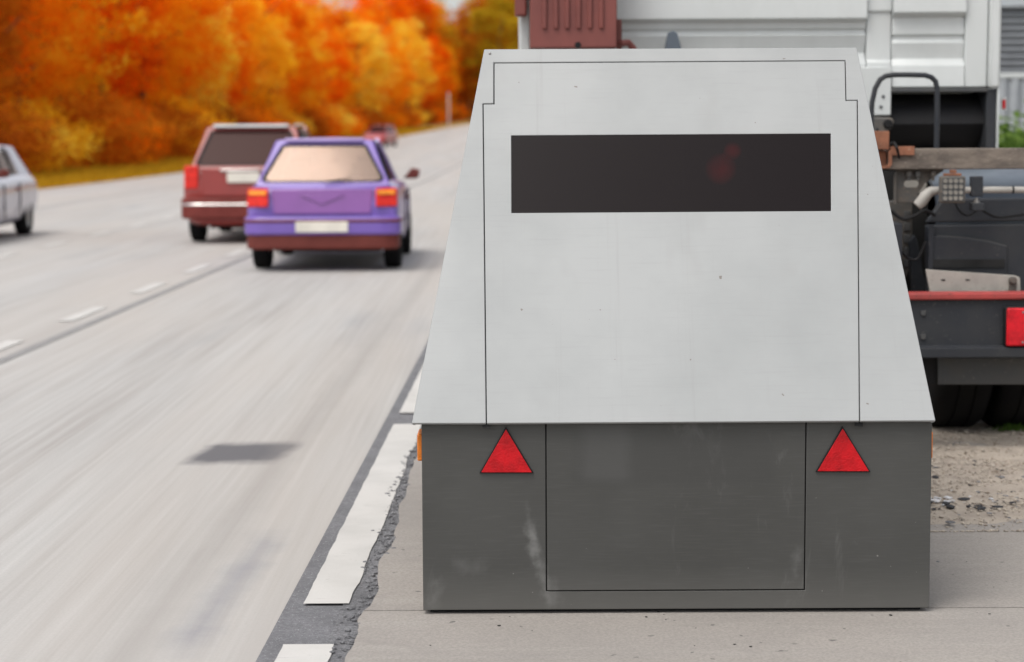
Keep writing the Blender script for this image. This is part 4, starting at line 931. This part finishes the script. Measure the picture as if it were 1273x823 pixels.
def trunk_mesh(h, r, seed, rx, zc, rz):
    rnd = random.Random(seed); mb = MB(); p = [Vector((0,0,-.2))]; 
    for i in range(1, 7): p.append(Vector((rnd.gauss(0,.10)*i*.4, rnd.gauss(0,.10)*i*.4, h*i/6)))
    mb.tube(p, [r*1.35, r, r*.86, r*.72, r*.55, r*.36, r*.12], 10)
    for k in range(9):
        i = rnd.choice([2,2,3,3,4,5]); a = rnd.uniform(0, 6.28); ln = rx*rnd.uniform(.5,.95); q = p[i]
        mb.tube([q, q+Vector((math.cos(a)*ln*.45, math.sin(a)*ln*.45, ln*.32)), q+Vector((math.cos(a+.2)*ln, math.sin(a+.2)*ln, ln*.85))], [r*.38, r*.22, r*.06], 7)
    return mb.build('trunk', M['bark'], smooth=True, ang=60).data
KINDS = []
for k, (mat, rx, rz, zc, h, ncl, lf) in enumerate([('autumn_glow',3.3,5.2,6.9,10.5,210,.115), ('autumn_glow',2.8,5.6,7.2,11,190,.11), ('amber',3.0,5.2,6.7,10.2,200,.115), ('amber',3.5,4.8,6.4,9.8,210,.12), ('rust',3.1,5.2,6.8,10.4,200,.115), ('olive',3.0,5.3,6.9,10.4,190,.115)]):
    tm = trunk_mesh(h, .17+.02*k, 50+k, rx, zc, rz); KINDS.append((crown_mesh('crown', M[mat], rx, rz, zc, ncl, 62, lf, k*13.7, 1.7), tm, mat))
for o in [o for o in bpy.data.objects if o.name.startswith('trunk')]: bpy.data.objects.remove(o)
BUSH = [(crown_mesh('foliage', M[m_], 1.5, 1.25, 1.1, 70, 60, .07, 90+k, .02), m_) for k, m_ in enumerate(('autumn_glow','amber','rust'))]
desc = {'autumn_glow': 'orange-leaved', 'amber': 'golden-leaved', 'rust': 'rust-brown', 'olive': 'yellow-green'}
def put_tree(kind, x, y, s, rz, label, grp):
    cm, tm, mt = KINDS[kind]; r_ = empty('autumn_tree', (x, y, zt(y)-.08), rz, label, 'tree', grp); r_.scale = (s, s, s*random.uniform(.94, 1.1))
    for nm, me in (('trunk', tm), ('crown', cm)):
        o = bpy.data.objects.new(nm, me); COL.objects.link(o); o.parent = r_
rt_ = random.Random(3)
rows = []
for row, (u0, step, y_a, y_b, smin) in enumerate([(-21, 5.0, 50, 330, .95), (-25.5, 6.0, 55, 320, 1.1), (-31, 8.0, 65, 300, 1.25)]):
    y = y_a
    while y < y_b:
        rows.append((row, u0 + rt_.uniform(-1.2,1.2), y + rt_.uniform(-1.5,1.5), smin*rt_.uniform(.85,1.15))); y += step*(1+.0045*max(0, y-60))
rowlab = {0: 'in the front row along the grass verge', 1: 'in the second row behind the verge trees', 2: 'deep in the wood left of the road'}
for i, (row, u, y, s) in enumerate(rows):
    kd = rt_.choice([0,1,4,1]) if y < 85 else rt_.choice([2,1,0,0,3,1]) if y < 215 else rt_.choice([0,1,3,5,2])  # golden crowns midway along, following the flare glow over the wood
    dist = 'near' if y < 80 else 'halfway along the road' if y < 160 else 'far down the road'
    put_tree(kd, u+cx_(y), y, s, rt_.uniform(0, 6.28), f"{desc[KINDS[kd][2]]} tree {dist}, {rowlab[row]}", f"{desc[KINDS[kd][2]]} trees {dist} {rowlab[row]}")
# trees closing the view where the road bends, taller to the right of the sky gap
end = [(450,285,1.45,0),(468,300,1.6,2),(485,290,1.6,1),(500,300,1.75,0),(515,330,1.85,2),(528,310,1.65,5),(541,335,1.4,0),(553,325,.95,4),(561,345,.75,2),(571,320,1.2,4),(582,330,1.35,5),(596,315,1.6,4),(608,325,1.75,5),(622,312,1.8,5),(636,330,1.9,4),(590,350,1.6,3),(615,350,2.0,4),(650,340,1.9,0),(670,330,1.8,2),(545,360,.8,3),(560,372,.7,4)]
for i, (px, Y, s, kd) in enumerate(end):
    p = far_pt(px, Y); side = 'left of the bright sky gap' if px < 552 else 'right of the bright sky gap' if px > 568 else 'under the bright sky gap'
    put_tree(kd, p.x, Y, s, rt_.uniform(0,6.28), f"distant {desc[KINDS[kd][2]]} tree at the road bend, {side}", f"distant {desc[KINDS[kd][2]]} trees at the bend {side}")
# shrubs under the first row
y = 42
while y < 320:
    k = rt_.choice([0,1,2,2]); me, mt = BUSH[k]; dist = 'near' if y < 80 else 'halfway along the road' if y < 160 else 'far down the road'
    u = -18.6 + rt_.uniform(-.7,.5); s = rt_.uniform(.7,1.35)
    o = bpy.data.objects.new('shrub', me); COL.objects.link(o); o.location = (u+cx_(y), y, zt(y)-.06); o.rotation_euler = (0,0,rt_.uniform(0,6.28)); o.scale = (s*1.2, s*1.2, s)
    tag(o, f"low {desc[mt]} shrub {dist} under the verge trees", 'shrub', f"low {desc[mt]} shrubs {dist} under the verge trees"); y += 3.6*(1+.005*max(0, y-60))
# far woodland mass
mb_v, mb_f = [], []
rw = random.Random(5)
for _ in range(42000):
    t_ = rw.random(); 
    if rw.random() < .6: y = rw.uniform(60, 380); x = cx_(y) - rw.uniform(35, 48); zz = zt(y) + rw.uniform(0, 1)**1.0*15
    else:
        x = rw.uniform(-60, 90); y = 400 + rw.uniform(0, 25); zz = zt(y) + rw.random()*(8 if -14 < x-0 < 6 and False else 9)
    p = Vector((x + rw.gauss(0,1), y, zz)); s = rw.uniform(.35,.75); a = Vector((rw.gauss(0,1), rw.gauss(0,1), rw.gauss(0,1))).normalized(); b_ = a.cross(Vector((rw.gauss(0,1), rw.gauss(0,1), rw.gauss(0,1)))).normalized()
    i = len(mb_v); mb_v += [p-a*s, p-b_*s, p+a*s, p+b_*s]; mb_f.append((i,i+1,i+2,i+3))
me = bpy.data.meshes.new('woodland'); me.from_pydata(mb_v, [], mb_f); me.materials.append(M['rust']); o = bpy.data.objects.new('woodland', me); COL.objects.link(o); tag(o, kind='stuff')
# grass on the verge
gv, gf = [], []
for _ in range(60000):
    y = 38 + 190*rw.random()**1.7; u = rw.uniform(-19, -13.15); 
    if u > -13.5 and rw.random() < .5: continue
    x = u + cx_(y); z = zt(y)-.06; h = rw.uniform(.06,.20)*(1+y/150); w = .012*(1+y/40); a = rw.uniform(0, 3.14); dx, dy = math.cos(a)*w, math.sin(a)*w
    i = len(gv); gv += [(x-dx, y-dy, z), (x+dx, y+dy, z), (x+rw.gauss(0,.05), y+rw.gauss(0,.05), z+h)]; gf.append((i,i+1,i+2))
me = bpy.data.meshes.new('grass'); me.from_pydata(gv, [], gf); me.materials.append(M['grass']); o = bpy.data.objects.new('grass', me); COL.objects.link(o); tag(o, kind='stuff')
# pale road post at the bend
p = far_pt(558, 230); e = MB(); e.tube([(p.x, 230, p.z-.1), (p.x, 230, p.z+4.2)], .11, 10); e.lathe([(.16,0),(.16,.15),(.12,.2)], (p.x, 230, p.z-.1), 'z', 10)
M['post'] = plain('pale_post', (.60,.50,.45), .6); tag(e.build('post', M['post'], smooth=True), 'slim pale post beside the road at the distant bend', 'post')

# ------------------------------------------------------------------ right background: shed, sheet fence, weeds
bl = empty('warehouse', (9.5, 32, 0), 0, 'grey warehouse with roller shutter behind the truck at the right edge', 'building')
def BB(mb, name, mat, parent=bl, **kw): return mb.build(name, mat, parent, (9.5,32,0), **kw)
zsT = W(1258,8,32).z; xs0 = W(1236,50,32).x
mb = MB(); mb.box(xs0-5, xs0-.1, 32, 32.3, 0, 6.5); mb.box(xs0-.1, xs0+5, 32, 32.3, zsT, 6.5); mb.box(xs0+5, xs0+12, 32, 32.3, 0, 6.5); mb.box(xs0-5, xs0-4.7, 32.3, 42, 0, 6.5); mb.box(xs0+11.7, xs0+12, 32.3, 42, 0, 6.5); BB(mb, 'wall', M['wall'])
mb = MB(); mb.box(xs0-5.3, xs0+12.3, 31.7, 42.3, 6.5, 6.8); BB(mb, 'roof', M['shutter'], bevel=.03)
mb = MB(); z = 0.0
while z < zsT-.01:
    z1_ = min(z+.11, zsT); mb.prism([(xs0-.1, 32.16, z), (xs0-.1, 32.10, z+.02), (xs0-.1, 32.08, z+.055), (xs0-.1, 32.10, z1_-.02), (xs0-.1, 32.16, z1_)], (5.1, 0, 0)); z += .11
sh = BB(mb, 'roller_shutter', M['shutter'])
# vertical sheet fence
fx0 = W(1225,110,26).x; zf = W(1258,97,26).z
fe = empty('sheet_fence', (fx0, 26, 0), 0, 'pale ribbed metal sheet fence in front of the grey roller shutter', 'fence')
mb = MB(); x = fx0; n = 0
while x < fx0+7:
    mb.prism([(x,26,0),(x+.05,25.96,0),(x+.09,25.96,0),(x+.14,26,0),(x+.14,26.01,0),(x,26.01,0)], (0,0,zf)); x += .155
mb.build('ribbed_sheet', M['sheet'], fe, (fx0,26,0))
mb = MB(); mb.box(fx0, fx0+7, 25.95, 26.05, zf, zf+.06); mb.build('top_rail', M['cabwhite'], fe, (fx0,26,0), bevel=.01)
# weeds
wl_ = []
wb = crown_mesh('foliage', M['green'], .55, .5, .5, 60, 70, .035, 77, .0)
for i, (px, Y, s) in enumerate(((1250,22.0,1.55),(1268,21.5,1.75),(1290,22.3,1.65),(1240,22.8,1.5),(1320,21.9,1.7),(1225,22.4,1.4))):
    p = W(px, 180, Y); o = bpy.data.objects.new('weed_bush', wb); COL.objects.link(o); o.location = (p.x, Y, 0); o.rotation_euler = (0,0,i*1.3); o.scale = (s, s, s*.82)
    tag(o, 'green leafy weed bush growing in front of the sheet fence', 'bush', 'green weed bushes by the sheet fence')
# little weed tuft by the tyre
mb_ = crown_mesh('foliage', M['green'], .05, .03, .03, 30, 14, .008, 5, .0)
mb_ = bpy.data.meshes.new('weed'); rv = random.Random(9); vv, ff = [], []
for _ in range(120):
    a = rv.uniform(0,6.28); r0 = rv.uniform(0,.07); x, y = math.cos(a)*r0*1.8, math.sin(a)*r0; h = rv.uniform(.015,.05); i = len(vv)
    vv += [(x-.004,y,0),(x+.004,y,0),(x+rv.gauss(0,.02),y+rv.gauss(0,.02),h)]; ff.append((i,i+1,i+2))
mb_.from_pydata(vv, [], ff); mb_.materials.append(M['green']); o = bpy.data.objects.new('weed_tuft', mb_); COL.objects.link(o); p = G(1262, 541); o.location = (p.x, p.y, .02); tag(o, 'tiny green weed tuft on the ground by the truck tyre', 'plant')
